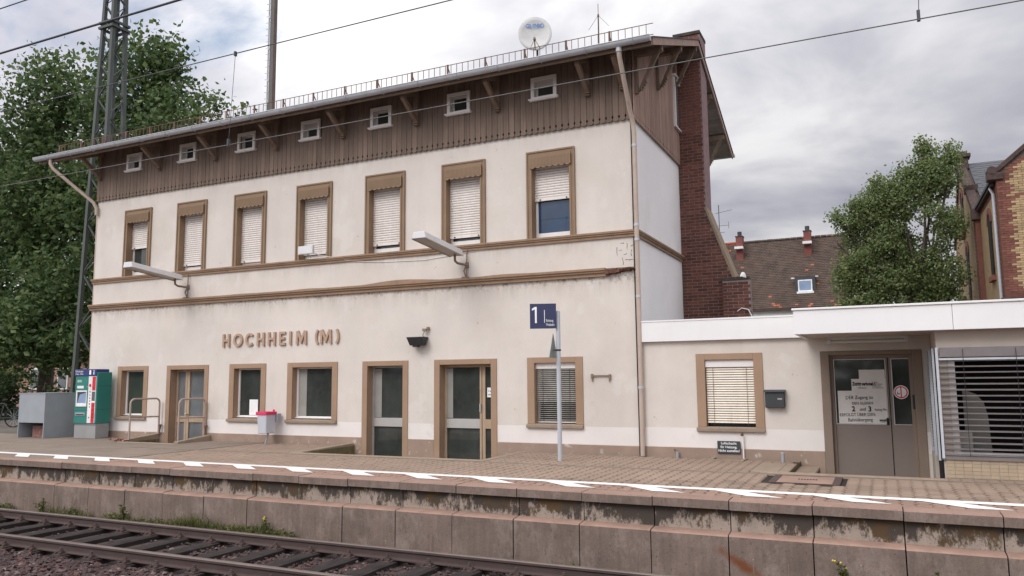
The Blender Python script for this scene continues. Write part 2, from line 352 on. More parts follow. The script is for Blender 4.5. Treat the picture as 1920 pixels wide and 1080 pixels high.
def text(body, size, mats, loc, rot, parent, name='lettering', ext=.001, align='LEFT', sx=1., bold=0.):
    cu = bpy.data.curves.new('t', 'FONT'); cu.body = body; cu.size = size; cu.extrude = ext; cu.align_x = align; cu.offset = bold; cu.resolution_u = 3
    ob = bpy.data.objects.new('t', cu); COL.objects.link(ob); bpy.context.view_layer.update()
    me = bpy.data.meshes.new_from_object(ob.evaluated_get(bpy.context.evaluated_depsgraph_get()))
    bpy.data.objects.remove(ob); bpy.data.curves.remove(cu)
    me.name = name; me.materials.clear(); me.materials.append(MT[mats])
    me.transform(Matrix.Diagonal((sx, 1, 1, 1)))
    return piece(name, me, loc, parent, rot)
FRONT = (R(90), 0, 0)       # text that reads from -y
def holed(mb, x0, x1, z0, z1, y, holes, mi=0, zsplit=()):
    """a wall sheet in the plane y facing -y, with rectangular openings left out"""
    xs = sorted({x0, x1, *[h[0] for h in holes], *[h[1] for h in holes]}); zs = sorted({z0, z1, *[h[2] for h in holes], *[h[3] for h in holes], *zsplit})
    xs = [x for x in xs if x0 <= x <= x1]; zs = [z for z in zs if z0 <= z <= z1]
    for i in range(len(xs)-1):
        for j in range(len(zs)-1):
            cxm, czm = (xs[i]+xs[i+1])/2, (zs[j]+zs[j+1])/2
            if any(h[0] < cxm < h[1] and h[2] < czm < h[3] for h in holes): continue
            mb.quad((xs[i],y,zs[j]), (xs[i+1],y,zs[j]), (xs[i+1],y,zs[j+1]), (xs[i],y,zs[j+1]), mi(czm) if callable(mi) else mi)
def reveal(mb, x0, x1, z0, z1, ya, yb, mi=0, bottom=True):
    mb.quad((x0,ya,z0),(x0,yb,z0),(x0,yb,z1),(x0,ya,z1), mi); mb.quad((x1,yb,z0),(x1,ya,z0),(x1,ya,z1),(x1,yb,z1), mi)
    mb.quad((x0,ya,z1),(x0,yb,z1),(x1,yb,z1),(x1,ya,z1), mi)
    if bottom: mb.quad((x0,yb,z0),(x0,ya,z0),(x1,ya,z0),(x1,yb,z0), mi)
def frame(mb, x0, x1, z0, z1, ya, yb, wl, wr=None, wt=None, wb=None, mi=0):
    """four butted members round an opening; ya is the front"""
    wr = wl if wr is None else wr; wt = wl if wt is None else wt; wb = wl if wb is None else wb
    mb.box(x0, x0+wl, ya, yb, z0, z1, mi); mb.box(x1-wr, x1, ya, yb, z0, z1, mi)
    if wt: mb.box(x0+wl, x1-wr, ya, yb, z1-wt, z1, mi)
    if wb: mb.box(x0+wl, x1-wr, ya, yb, z0, z0+wb, mi)

# ================================================================== GROUND AND PLATFORM
YF = 15.1                                                  # station front wall
g = MB(); g.quad((-400,-300,-1.12),(400,-300,-1.12),(400,600,-1.12),(-400,600,-1.12)); solo('ground', g, 'yard', (0,0,-1.12), kind='structure')
g = MB(); g.box(-200,-20.66, 15.12, 400, -1.1, -.05); g.box(-20.66, 120, 15.7, 400, -1.1, -.05); solo('station_yard', g, 'yard', (0,15,-.05), kind='structure')
plat = root('platform', (0,10.05,0), kind='structure')
XL, XR = -46.0, 5.5
jx = [-0.87+.966*k for k in range(-46, 8)]; jx = [x for x in jx if XL <= x <= XR]
# coping stones, stained upper panels and big lower panels, one each per joint
def cop_mesh(nm, prof, Lx, mats, mis):
    mb = MB(); n = len(prof)
    vs = [(0, p[0], p[1]) for p in prof]+[(Lx, p[0], p[1]) for p in prof]
    mb.v = vs
    for i in range(n):
        j = (i+1) % n; mb.f.append((i, j, n+j, n+i)); mb.m.append(mis[i]); mb.sm.append(False)
    mb.f.append(tuple(range(n-1,-1,-1))); mb.m.append(0); mb.sm.append(False)
    mb.f.append(tuple(range(n, 2*n))); mb.m.append(0); mb.sm.append(False)
    return mb.mesh(nm, mats)
# profile listed from the bottom front, anticlockwise seen from +x
cop = [cop_mesh('coping_stone', [(10.05,-.118),(10.36,-.118),(10.36,.0),(10.062,.0),(10.05,-.012)], .954, ['concrete','coping_top'], [0,0,1,1,0]),
       ]
up_ = cop_mesh('wall_panel', [(10.135,-.40),(10.33,-.40),(10.33,-.122),(10.135,-.122)], .952, ['stained_panel'], [0,0,0,0])
lo_ = cop_mesh('wall_block', [(9.93,-1.1),(10.32,-1.1),(10.32,-.385),(10.13,-.385),(9.945,-.402),(9.93,-.418)], .952, ['concrete','ledge_top'], [0,0,0,1,1,0])
for x in jx[:-1]:
    dy = rnd.uniform(-.006,.006); dz = rnd.uniform(-.004,.003)
    piece('coping_stone', cop[0], (x+.006, dy, dz), plat)
    piece('wall_panel', up_, (x+.007, rnd.uniform(-.004,.004), 0), plat)
    piece('wall_block', lo_, (x+.007, rnd.uniform(-.012,.008), rnd.uniform(-.006,.004)), plat)
m = MB(); m.box(XL, XR, 10.18, 10.34, -1.1, -.03); part('joint_core', m, 'joint_dark', plat)
# bedding sheet under the pavers and the worn asphalt towards the left end
WELLS = [(-11.27,-6.95,13.2,15.1), (-17.68,-15.95,14.02,15.1), (-1.46,.72,13.2,15.1)]
m = MB()
m.box(-21.5, XR, 10.361, 13.0, -.3, -.022)
xs = [-21.5, -17.68, -15.95, -11.27, -6.95, -1.46, .72]
for i in range(0, 6, 2): m.box(xs[i], xs[i+1], 13.0, YF, -.3, -.022)
for x0, x1, y0, y1 in WELLS: m.box(x0, x1, 13.0, y0, -.3, -.022)
part('bedding', m, 'paver_joint', plat)
m = MB(); m.box(XL, -14.02, 10.361, 12.88, -.02, -.001)
m.box(XL, -20.66, 12.88, 15.119, -.02, -.001); m.box(-20.66,-17.69,12.88,15.09,-.02,-.001); m.box(-17.69,-15.94,12.88,14.0,-.02,-.001); m.box(-15.94,-14.02,12.94,15.09,-.02,-.001)
part('asphalt_surface', m, 'asphalt', plat)
# interlocking pavers: waisted stones in columns, every other column shifted half a stone
PX, PY = .165, .2
def paver_mesh(mk):
    a, b, h, q = .089, .052, PY/2-.003, .02
    o = [(-a+q,-h),(a-q,-h),(a,-h+.046),(a,-h+.05),(b,-h+.068),(b,h-.068),(a,h-.05),(a,h-.046),(a-q,h),(-a+q,h),(-a,h-.046),(-a,h-.05),(-b,h-.068),(-b,-h+.068),(-a,-h+.05),(-a,-h+.046)]
    mb = MB(); n = len(o); mb.v = [(x*.955,y*.965,0) for x, y in o]+[(x,y,-.006) for x, y in o]+[(x,y,-.03) for x, y in o]
    mb.f.append(tuple(range(n)))
    for i in range(n):
        j = (i+1) % n; mb.f += [(i+n, j+n, j, i), (i+2*n, j+2*n, j+n, i+n)]
    mb.m = [0]*len(mb.f); mb.sm = [False]*len(mb.f)
    return mb, mb.mesh('paver', mk)
pmb, pme = paver_mesh('paver'); _, pmr = paver_mesh('paver_red')
HATCH = (-1.62,-.66,11.98,12.9)
spots = []
for i in range(int(-14.0/PX), int(5.3/PX)):
    x = i*PX
    for j in range(int(10.3/PY), int(15.1/PY)+1):
        y = j*PY+(.1 if i % 2 else 0)
        if y < 10.47 or y > 14.99: continue
        if 12.89 < y < 13.01: continue
        if any(x0-.1 < x < x1+.1 and y > y0-.16 for x0, x1, y0, y1 in WELLS) or (x > .6 and y > 13.22): continue
        if HATCH[0]-.09 < x < HATCH[1]+.09 and HATCH[2]-.1 < y < HATCH[3]+.1: continue
        if -2.95 < x < -2.45 and y > 14.68: continue
        if -2.05 < x < -1.3 and 13.2 < y < 14.6: continue
        spots.append((x*x+y*y, x, y))
spots.sort()
vis = [s for s in spots if s[1] < s[2]*.14+.15]
far = []
cnt = 0
for s in spots:
    _, x, y = s
    if s[1] < s[2]*.14+.15 and cnt < 300:
        cnt += 1
        piece('paver', pmr if y < 10.98 else pme, (x, y, rnd.uniform(-.003,.002)), plat, (rnd.uniform(-.012,.012), rnd.uniform(-.012,.012), rnd.uniform(-.015,.015)))
    else: far.append(s)
m = MB()
for _, x, y in far:
    dz = rnd.uniform(-.003,.002); m.add([(p[0]+x, p[1]+y, p[2]+dz) for p in pmb.v], pmb.f, 1 if y < 10.98 else 0)
for i in range(int(-14.0/PX), int(5.3/PX)):
    yh = 12.852 if i % 2 else 13.048
    if yh < 12.9 or not any(x0-.2 < i*PX < x1+.2 for x0, x1, y0, y1 in WELLS): m.box(i*PX-.074, i*PX+.074, yh-.045, yh+.045, -.03, rnd.uniform(-.003,.001))
    if i*PX > .8:
        m.box(i*PX-.078, i*PX+.078, 13.304, 13.385, -.03, rnd.uniform(-.003,.001))
        if i % 2: m.box(i*PX-.078, i*PX+.078, 13.206, 13.297, -.03, rnd.uniform(-.003,.001))
for i in range(int(-14.0/PX), int(5.3/PX)):
    m.box(i*PX-.08, i*PX+.08, 10.364, 10.397, -.03, rnd.uniform(-.003,.001), 1)
    if i % 2 == 0: m.box(i*PX-.078, i*PX+.078, 10.406, 10.494, -.03, rnd.uniform(-.003,.001), 1)
part('pavers', m, ['paver','paver_red'], plat, kind='stuff')
# painted edge line with its slanting teeth
m = MB(); m.quad((XL,10.83,.004),(XR,10.83,.004),(XR,11.03,.004),(XL,11.03,.004))
for k in range(-36, 4):
    x = -.92+1.235*k; m.quad((x,10.829,.004),(x+.48,10.46,.004),(x+.92,10.46,.004),(x+.42,10.829,.004))
part('painted_line', m, 'line_white', plat)
m = MB(); m.box(XL, XR, 12.905, 12.995, -.02, .003); m.box(-1.78, .74, 12.998, 13.058, -.02, .002); part('channel_stone', m, 'curb', plat)
m = MB(); m.box(XL, XR, 12.925, 12.955, .0, .0055); part('drain_strip', m, 'steel_strip', plat)
# sunken wells in front of the doors, with kerbs
m = MB()
for (x0, x1, y0, y1) in WELLS: m.box(x0+.004, x1-.004, y0+.004, y1-.002, -.45, -.30); frame_ = [m.box(x0, x0+.004, y0, y1-.002, -.45, -.0), m.box(x1-.004, x1, y0, y1-.002, -.45, -.0), m.box(x0+.004, x1-.004, y0, y0+.004, -.45, 0)]
part('well_floor', m, 'mossy', plat)
m = MB()
m.box(-11.42,-6.8,13.05,13.2,-.3,.012); m.prism([(-11.42,13.2,-.3),(-11.27,13.2,-.3),(-11.27,13.2,.014),(-11.42,13.2,.014)],(0,1.85,.05)); m.prism([(-6.95,13.2,-.3),(-6.80,13.2,-.3),(-6.80,13.2,.012),(-6.95,13.2,.012)],(0,1.85,0.0))
part('kerb', m, 'curb', plat, bevel=.01)
m = MB(); m.box(-17.83,-15.8,13.9,14.02,-.3,.012)
for x in (-17.83,-15.95): m.prism([(x,14.02,-.3),(x+.15,14.02,-.3),(x+.15,14.02,.05),(x,14.02,.05)],(0,1.06,.1))
part('kerb', m, 'curb', plat, bevel=.01)
m = MB(); m.box(-1.78,.74,13.06,13.2,-.3,.014); m.box(-1.62,-1.46,13.2,14.5,-.3,.016); part('kerb', m, 'curb', plat, bevel=.01)
m = MB(); m.box(-2.05,-1.62,13.2,14.5,-.1,.012); m.box(-1.46,-1.12,13.9,14.9,-.24,-.07); part('step', m, 'curb', plat, bevel=.012)
# cover plate with its dark frame, vent shaft mouth
m = MB(); frame(m, -1.62,-.66,11.98,12.92,0,0,.1); m2 = MB()
m2.box(-1.62,-1.52,11.98,12.9,-.02,.003); m2.box(-.76,-.66,11.98,12.9,-.02,.003); m2.box(-1.52,-.76,11.98,12.02,-.02,.003); m2.box(-1.52,-.76,12.86,12.9,-.02,.003)
part('cover_frame', m2, 'clip', plat)
m = MB(); m.box(-1.518,-.762,12.022,12.858,-.02,.001); part('cover_plate', m, 'coping_top', plat, bevel=.004)
m = MB(); m.box(0,.025,0,.08,0,.004); cs_ = m.mesh('cover_slot','joint_dark'); [piece('cover_slot', cs_, (-1.25+.04*k,12.42,0), plat) for k in range(7)]
m = MB(); m.box(-2.95,-2.45,14.7,15.08,-.3,-.06,0); part('vent_shaft', m, 'joint_dark', plat)
m = MB()
m.box(-3.02,-2.95,14.63,15.09,-.1,.02); m.box(-2.45,-2.38,14.63,15.09,-.1,.02); m.box(-2.95,-2.45,14.63,14.70,-.1,.02); part('vent_rim', m, 'curb', plat, bevel=.006)
m = MB(); m.box(-21.3,-19.9,12.9,13.4,-.01,.002); part('asphalt_patch', m, 'steel_strip', plat) if False else None

# ================================================================== TRACK
trk = root('railway_track', (0,8.455,-.93), kind='structure')
m = MB(); m.quad((-60,-3,-.995),(30,-3,-.995),(30,10.0,-.995),(-60,10.0,-.995)); m.quad((-60,-3,-.955),(30,-3,-.955),(30,7.30,-.955),(-60,7.30,-.955)); m.quad((-60,7.30,-.955),(30,7.30,-.955),(30,7.5,-.994),(-60,7.5,-.994)); solo('ballast_bed', m, 'ballast', (0,6,-.995), kind='structure')
def rail_profile(yc):
    z = -.765; h = .149
    half = [(.036,z-.012),(.036,z-.038),(.009,z-.056),(.009,z-.118),(.062,z-.137),(.062,z-h)]
    pts = [(yc-.024,z),(yc+.024,z)]+[(yc+a,b) for a, b in half]+[(yc-a,b) for a, b in reversed(half)]
    return pts
for yc in (9.21, 7.70):
    P = rail_profile(yc); mb = MB(); n = len(P); mb.v = [(-60,a,b) for a, b in P]+[(30,a,b) for a, b in P]
    for i in range(n):
        j = (i+1) % n; mb.f.append((i, n+i, n+j, j)); mb.m.append(1 if i in (0,1,n-1) else 0); mb.sm.append(False)
    part('rail', mb, ['rail','rail_top'], trk)
sl_me = []
for k in range(4):
    mb = MB(); nx, ny = 4, 12
    def P_(u, v, top): 
        x = -.13+.26*u; y = 7.12+2.67*v; zz_ = -.925 if top else -1.1
        if top: zz_ += .012*mnoise.noise(Vector((x*9+k*5, y*1.3, k)))+(-.012 if u in (0,1) else 0)
        return (x+.008*mnoise.noise(Vector((k*3.3, y*2, u*7))), y-8.455, zz_)
    for i in range(nx+1):
        for j in range(ny+1): mb.v.append(P_(i/nx, j/ny, True))
    for i in range(nx):
        for j in range(ny):
            a = i*(ny+1)+j; mb.f.append((a, a+ny+1, a+ny+2, a+1))
    b0 = len(mb.v)
    mb.m = [0]*len(mb.f); mb.sm = [False]*len(mb.f)
    for (i, flip) in ((0, 1), (nx, 0)):
        for j in range(ny):
            a = mb.v[i*(ny+1)+j]; b = mb.v[i*(ny+1)+j+1]
            q = [a, b, (b[0],b[1],-1.1), (a[0],a[1],-1.1)]
            mb.add(q if not flip else q[::-1], [(0,1,2,3)])
    for (j, flip) in ((0, 0), (ny, 1)):
        for i in range(nx):
            a = mb.v[i*(ny+1)+j]; b = mb.v[(i+1)*(ny+1)+j]
            q = [a, b, (b[0],b[1],-1.1), (a[0],a[1],-1.1)]
            mb.add(q if flip else q[::-1], [(0,1,2,3)])
    sl_me.append(mb.mesh('sleeper', 'sleeper'))
cm = MB(); cm.box(-.085,.085,-.19,.19,0,.014)
for s in (-1, 1):
    cm.box(-.045,.045,s*.115-.03,s*.115+.03,.014,.055); cm.tube([(0,s*.115,.05),(0,s*.115,.10)], .017, 6); cm.tube([(0,s*.115,.055),(0,s*.115,.078)], .03, 6)
    cm.tube([(-.05,s*.165,.014),(-.05,s*.165,.04)], .02, 6); cm.tube([(.05,s*.165,.014),(.05,s*.165,.04)], .02, 6)
clip_me = cm.mesh('rail_clip', 'clip')
x = -34.0; k = 0
while x < 3.2:
    s = piece('sleeper', sl_me[k % 4], (x, 8.455+rnd.uniform(-.02,.02), rnd.uniform(-.006,.006)), trk, (0,0,rnd.uniform(-.012,.012)))
    for yc in (9.21, 7.70):
        c = bpy.data.objects.new('rail_clip', clip_me); COL.objects.link(c); c.parent = s; c.location = (0, yc-8.455, -.928+.0)
    x += .645+rnd.uniform(-.015,.015); k += 1
# ballast stones
def stone(mb, c, r, q, mi=0):
    b = [Vector((q.uniform(-1,1), q.uniform(-1,1), q.uniform(-.8,.8))).normalized() for _ in range(1)][0]
    ax = Matrix.Rotation(q.uniform(0,6.3), 3, 'Z') @ Matrix.Rotation(q.uniform(-.7,.7), 3, 'X')
    vs = []
    for p in ((1,0,0),(-.9,.2,0),(0,1,.1),(.1,-1,-.1),(.1,.1,.8),(0,-.1,-.8),(.65,.65,.35),(-.6,-.65,.3)):
        v = Vector(p)*q.uniform(.75,1.15); vs.append(Vector(c)+ax @ (Vector((v.x*r, v.y*r*.8, v.z*r*.75))))
    mb.add(vs, [(0,6,4),(6,2,4),(2,1,4),(1,7,4),(7,3,4),(3,0,4),(0,5,2),(0,2,6),(2,5,1),(1,5,3),(1,3,7),(3,5,0)], mi)
m = MB(); q = random.Random(3)
for _ in range(21000):
    x = q.uniform(-9.5, .5) if q.random() < .6 else q.uniform(-20, 1.2); y = q.uniform(4.7, 9.93)
    if y < 5.8 and x > -2.2: continue
    on_sl = abs((x+34) % .645-.3225) > .2
    if 7.05 < y < 9.75 and on_sl and q.random() < (.55 if y < 7.4 else .93): continue
    z = (-.95 if y < 7.3 else -1.0)+q.uniform(-.015,.03)
    if y > 9.5: z = -.975+q.uniform(-.01,.02)
    if abs(y-9.21) < .09 or abs(y-7.70) < .09: continue
    stone(m, (x, y, z), q.uniform(.022,.048), q, 0 if q.random() < .86 else q.choice((1,2)))
for _ in range(15000):
    y = q.uniform(4.9, 7.42); x = q.uniform(-12.8, -2.6)
    if abs((x+34) % .645-.3225) > .2 and y > 7.1 and q.random() < .5: continue
    stone(m, (x, y, -.945+q.uniform(-.01,.04)), q.uniform(.03,.062), q, 0 if q.random() < .86 else q.choice((1,2)))
solo('ballast_stones', m, ['ballast_stone','pale_stone','rusty_stone'], (-6,7,-1.0), kind='stuff')

# ================================================================== STATION BUILDING
XA, XB, YB_ = -20.65, -4.40, 22.3
st = root('station_building', (XA, YF, 0), 'long cream plastered station building with brown boarded attic storey and roller shutters', 'station building')
UW = [(-19.44,-18.36),(-17.35,-16.25),(-15.26,-14.16),(-13.16,-12.05),(-11.05,-9.92),(-8.92,-7.80),(-6.79,-5.67)]
TR = .125
holes = [(a+TR, b-TR, 4.49, 6.28) for a, b in UW]
GW = [(-19.45,-18.24),(-15.26,-14.03),(-13.34,-11.80),(-6.83,-5.58)]
GT = .165
holes += [(a+GT, b-GT, .58, 1.84) for a, b in GW]
DW = [(-17.52,-15.99),(-11.08,-9.81),(-9.12,-7.55)]
DT = .145
holes += [(a+DT, b-DT, -.45, 1.84) for a, b in DW]
m = MB(); mi = lambda z: 1 if .19 < z < .54 else 0
AW = [(-19.40,-18.80),(-17.28,-16.68),(-15.15,-14.55),(-13.01,-12.42),(-10.88,-10.28),(-8.74,-8.15),(-6.63,-6.03)]
holed(m, XA, XB, -.45, 8.27, YF, holes+[(a+.05, b-.05, 7.59, 7.98) for a, b in AW], mi, (.19,.54))
m.quad((XB,YF,-.45),(XB,YB_,-.45),(XB,YB_,8.25),(XB,YF,8.25),2); m.add([(XB,YF,8.3),(XB,YB_,8.3),(XB,18.7,9.64)],[(0,1,2)],2)
m.quad((XA,YB_,-.45),(XA,YF,-.45),(XA,YF,8.3),(XA,YB_,8.3)); m.add([(XA,YB_,8.3),(XA,YF,8.3),(XA,18.7,9.64)],[(0,1,2)]); m.quad((XB,YB_,-.45),(XA,YB_,-.45),(XA,YB_,8.3),(XB,YB_,8.3))
part('wall', m, ['cream_plaster','white_paint','side_plaster_brightened'], st)
# tan plinth (with its door-side panels) set just proud
m = MB(); segs = [(XA-.004,-17.52,.175),(-15.99,-11.08,.195),(-9.81,-9.12,.19),(-7.55,XB+.004,.18)]
for a, b, z in segs: m.box(a, b, YF-.022, YF+.01, -.45, z)
part('plinth', m, 'plinth_paint', st, bevel=.006)
# cornices
def cornice(z0, z1, x0, x1, side, mats, d=.09):
    h = z1-z0; prof = [(0,0),(-d*.45,.0),(-d*.45,h*.35),(-d*.75,h*.45),(-d*.75,h*.6),(-d,h*.72),(-d,h),(0,h)]
    mb = MB(); mb.prism([(x0,YF+a,z0+b) for a, b in prof], (x1-x0,0,0))
    if side: mb.prism([(XB-a,YF-d*.99,z0+b) for a, b in prof], (0,3.98+d*.99,0))
    return mb
part('cornice', cornice(4.36,4.495,XA-.05,XB+.0,True,'cornice'), 'cornice', st, label='upper string cornice under the shuttered windows')
mb = cornice(3.58,3.745,XA-.07,-5.02,False,'cornice',.13)
part('cornice', mb, 'cornice', st, label='lower cornice with its right end broken away')
m = MB()   # broken end of the lower cornice
for k in range(9):
    x = -5.02+k*.075; h0 = 3.585+.012*k+rnd.uniform(-.01,.015); m.prism([(x,YF,h0),(x,YF-.115+.003*k+rnd.uniform(-.02,.02),h0+.02),(x,YF-.12+rnd.uniform(-.02,.02),3.70+rnd.uniform(-.03,.02)),(x,YF,3.745)], (.073,0,0))
part('broken_cornice_end', m, 'broken_wood', st)
m = MB()   # sheet-metal flashing lifting off the lower cornice in a few places
for xa, xb, hh in ((-13.6,-11.9,.03),(-11.4,-8.6,.08),(-8.4,-6.2,.03),(-15.9,-13.9,.02)):
    n = 14; vs = []; fs = []
    for i in range(n+1):
        u = i/n; x = xa+(xb-xa)*u; h = hh*(math.sin(math.pi*min(1,u*1.0))**1.6)*(1.0 if u < .35 else 1-.45*(u-.35)); vs += [(x,YF-.012,3.747),(x,YF-.012,3.75+h)]
    for i in range(n): fs.append((2*i,2*i+2,2*i+3,2*i+1))
    m.add(vs, fs)
part('lifted_flashing', m, 'cornice', st)
m = MB()   # plaster cracks by the corner
for k in range(11):
    x = -4.78+.034*k+rnd.uniform(-.02,.02); z = 4.06+rnd.uniform(-.2,.2)
    pts = [(x,z)]
    for _ in range(4): pts.append((min(XB-.03, pts[-1][0]+(rnd.uniform(-.01,.05) if k % 3 else rnd.uniform(-.012,.012))), pts[-1][1]+(rnd.uniform(-.02,.02) if k % 3 else -rnd.uniform(.01,.06))))
    for a, b in zip(pts[:-1], pts[1:]): m.bar((a[0],YF-.001,a[1]),(b[0],YF-.001,b[1]),.004,rnd.uniform(.003,.011))
part('crack', m, 'dark', st, kind='stuff')

# ---- upper shuttered windows
def scallop(x0, x1, zt, zb, y, n, depth=.035):
    pts = [(x0,y,zt),(x0,y,zb)]; wd = (x1-x0)/n
    for i in range(n):
        for k in range(1, 5):
            t = k/4; pts.append((x0+wd*(i+t), y, zb-depth*math.sin(math.pi*t) if k < 4 else zb))
    return pts+[(x1,y,zt)]
SH = [5.30, 4.66, 4.60, 4.64, 4.70, 4.70, 5.34]
for i, (a, b) in enumerate(UW):
    z0, z1 = 4.497, 6.41
    wdw = root('window', ((a+b)/2, YF, z0)); wdw.parent = st; wdw.location -= ORG[st.name]; ORG[wdw.name] = Vector(((a+b)/2, YF, z0))
    m = MB(); frame(m, a, b, z0, z1, YF-.03, YF+.01, TR, TR, .14, 0); frame(m, a-.0, b+.0, z0, z1, YF-.048, YF-.03, .035, .035, .035, 0)
    frame(m, a+.085, b-.085, z0, z1-.09, YF-.044, YF-.03, .04, .04, .05, 0)
    reveal(m, a+TR, b-TR, z0-.005, z1-.14, YF+.01, YF+.24); part('casing', m, 'brown_trim', wdw)
    x0, x1 = a+TR, b-TR
    m = MB(); m.box(x0+.002, x1-.002, YF+.0, YF+.24, 6.24, 6.268); m.prism(scallop(x0-.03, x1+.05, 6.27, 6.05, YF-.085, 7), (0,.03,0)); m.box(x1+.02,x1+.05,YF-.055,YF-.0305,6.05,6.27); m.box(x0-.03,x0,YF-.055,YF-.0305,6.05,6.27)
    for k in range(28):
        xx = x0-.02+(x1-x0+.06)*k/28; m.box(xx, xx+.014, YF-.091, YF-.0851, 6.06, 6.25)
    part('valance', m, 'brown_trim', wdw)
    m = MB(); zb = SH[i]; z = zb+.07; yy = YF+.15
    m.box(x0+.003, x1-.003, yy-.012, yy+.012, zb, zb+.068)
    while z < 6.24:
        m.prism([(x0+.003,yy+.01,z),(x0+.003,yy-.008,z+.004),(x0+.003,yy-.014,z+.026),(x0+.003,yy-.008,z+.048),(x0+.003,yy+.01,z+.052)], (x1-x0-.006,0,0)); z += .057
    part('roller_shutter', m, 'shutter', wdw, kind=None)
    for xx in (x0+.13, x1-.13): m = MB(); m.tube([(xx,yy-.012,zb+.03),(xx,yy-.04,zb+.02)], .014, 6); part('shutter_stop', m, 'black_metal', wdw)
    m = MB(); frame(m, x0, x1, z0+.0, 6.24, YF+.19, YF+.235, .05, .05, .06, .14); part('frame', m, 'white_plastic', wdw)
    m = MB(); m.quad((x0+.05,YF+.215,z0+.13),(x1-.05,YF+.215,z0+.13),(x1-.05,YF+.215,6.2),(x0+.05,YF+.215,6.2)); part('pane', m, 'glass_sky_reflection' if i == 6 else 'glass', wdw)

# ---- boarded attic storey
AW = [(-19.40,-18.80),(-17.28,-16.68),(-15.15,-14.55),(-13.01,-12.42),(-10.88,-10.28),(-8.74,-8.15),(-6.63,-6.03)]
roofz = lambda y: 7.97+(y-14.3)*.39 if y < 18.7 else 7.97+(23.1-y)*.39
m = MB(); holed(m, XA, XB, 6.86, 8.25, YF-.03, [(a+.06, b-.06, 7.60, 7.97) for a, b in AW])
m.box(XA, XB, YF-.03, YF, 6.9, 6.92)
part('boarding_backing', m, 'board_back', st)
NB = 116; bw = (XB-XA+.04)/NB
def board_mesh(z0, z1, lower, nm='board', w_=bw, mt='board', top2=None):
    h = (w_-.008)/2; mb = MB()
    if lower:   # carved end: rounded tongue with a keyhole notch on both edges
        pts = [(-h,z1),(-h,z0+.135)]
        for (dx, dz) in ((.002,.118),(.016,.108),(.020,.092),(.012,.078),(.008,.06),(.000,.05)): pts.append((-h+dx, z0+dz))
        for k in range(7):
            t = math.pi*k/6; pts.append((-h*math.cos(t), z0+.035-.035*math.sin(t)))
        for (dx, dz) in ((.000,.05),(.008,.06),(.012,.078),(.020,.092),(.016,.108),(.002,.118)): pts.append((h-dx, z0+dz))
        pts += [(h,z0+.135),(h,z1 if top2 is None else top2)]
    else: pts = [(-h,z1),(-h,z0),(h,z0),(h,z1)]
    mb.prism([(x,0,z) for x, z in pts], (0,.025,0)); return mb.mesh(nm, mt)
full = board_mesh(6.80, 8.265, True); low = board_mesh(6.80, 7.57, True); topb = board_mesh(8.01, 8.265, False)
for i in range(NB):
    x = XA-.02+bw*(i+.5); inside = any(a+.03 < x < b-.03 for a, b in AW)
    edge = any(a-bw < x < b+bw for a, b in AW)
    y = YF-.058+rnd.uniform(-.003,.003)
    if inside: piece('board', low, (x,y,0), st); piece('board', topb, (x,y,0), st)
    else: piece('board', full, (x,y,0), st)
for i, (a, b) in enumerate(AW):
    wdw = root('window', ((a+b)/2, YF, 7.6)); wdw.parent = st; wdw.location -= ORG[st.name]; ORG[wdw.name] = Vector(((a+b)/2, YF, 7.6))
    m = MB(); frame(m, a, b, 7.56, 8.04, YF-.105, YF-.05, .075, .075, .075, .045); frame(m, a+.055, b-.055, 7.58, 8.0, YF-.05, YF+.12, .012, .012, .012, .012)
    m.box(a-.045, b+.045, YF-.15, YF-.02, 7.535, 7.56); m.box(a-.03, b+.03, YF-.13, YF-.06, 7.515, 7.535); part('casing', m, 'white_plastic', wdw)
    m = MB(); frame(m, a+.067, b-.067, 7.592, 7.988, YF+.06, YF+.1, .035, .035, .045 if i % 3 else .12, .035); part('frame', m, 'white_plastic', wdw)
    m = MB(); m.quad((a+.06,YF+.085,7.6),(b-.06,YF+.085,7.6),(b-.06,YF+.085,7.97),(a+.06,YF+.085,7.97)); part('pane', m, 'glass', wdw)
# gable boards on the right side: each cut to the roof slope
m = MB(); m.add([(XB+.03,YF-.03,6.86),(XB+.03,19.1,6.86),(XB+.03,19.1,9.5),(XB+.03,18.7,9.63),(XB+.03,YF-.03,8.24)],[(0,1,2,3,4)]); part('boarding_backing', m, 'board_back', st)
ng = 29; gw = (19.08-(YF-.03))/ng
for i in range(ng):
    y0 = YF-.03+gw*i+.004; y1 = y0+gw-.008; zt = (roofz(y0)-.02, roofz(y1)-.02); ym = (y0+y1)/2; h = (y1-y0)/2
    zb = 6.80
    if 18.50 < ym: segs_ = [(zb, 7.66, 7.66, True), (8.95, *zt, False)]
    else: segs_ = [(zb, *zt, True)]
    for (z0, za, zc, carved) in segs_:
        pts = [(-h,za),(-h,z0+.135)]
        if carved:
            for (dx, dz) in ((.016,.108),(.020,.092),(.008,.06),(.000,.05)): pts.append((-h+dx, z0+dz))
            for k in range(5):
                t = math.pi*k/4; pts.append((-h*math.cos(t), z0+.035-.035*math.sin(t)))
            for (dx, dz) in ((.000,.05),(.008,.06),(.020,.092),(.016,.108)): pts.append((h-dx, z0+dz))
            pts += [(h,z0+.135),(h,zc)]
        else: pts = [(-h,za),(-h,z0),(h,z0),(h,zc)]
        mb = MB(); xx = XB+.032+rnd.uniform(-.003,.003); mb.prism([(xx, ym+a, b) for a, b in pts], (.026,0,0)); part('board', mb, 'gable_board', st)
m = MB()
for (y0, y1, z0, z1) in ((18.52,18.60,7.66,8.95),(18.60,19.09,8.86,8.95),(18.60,19.09,7.66,7.70)): m.box(XB+.031,XB+.115,y0,y1,z0,z1)
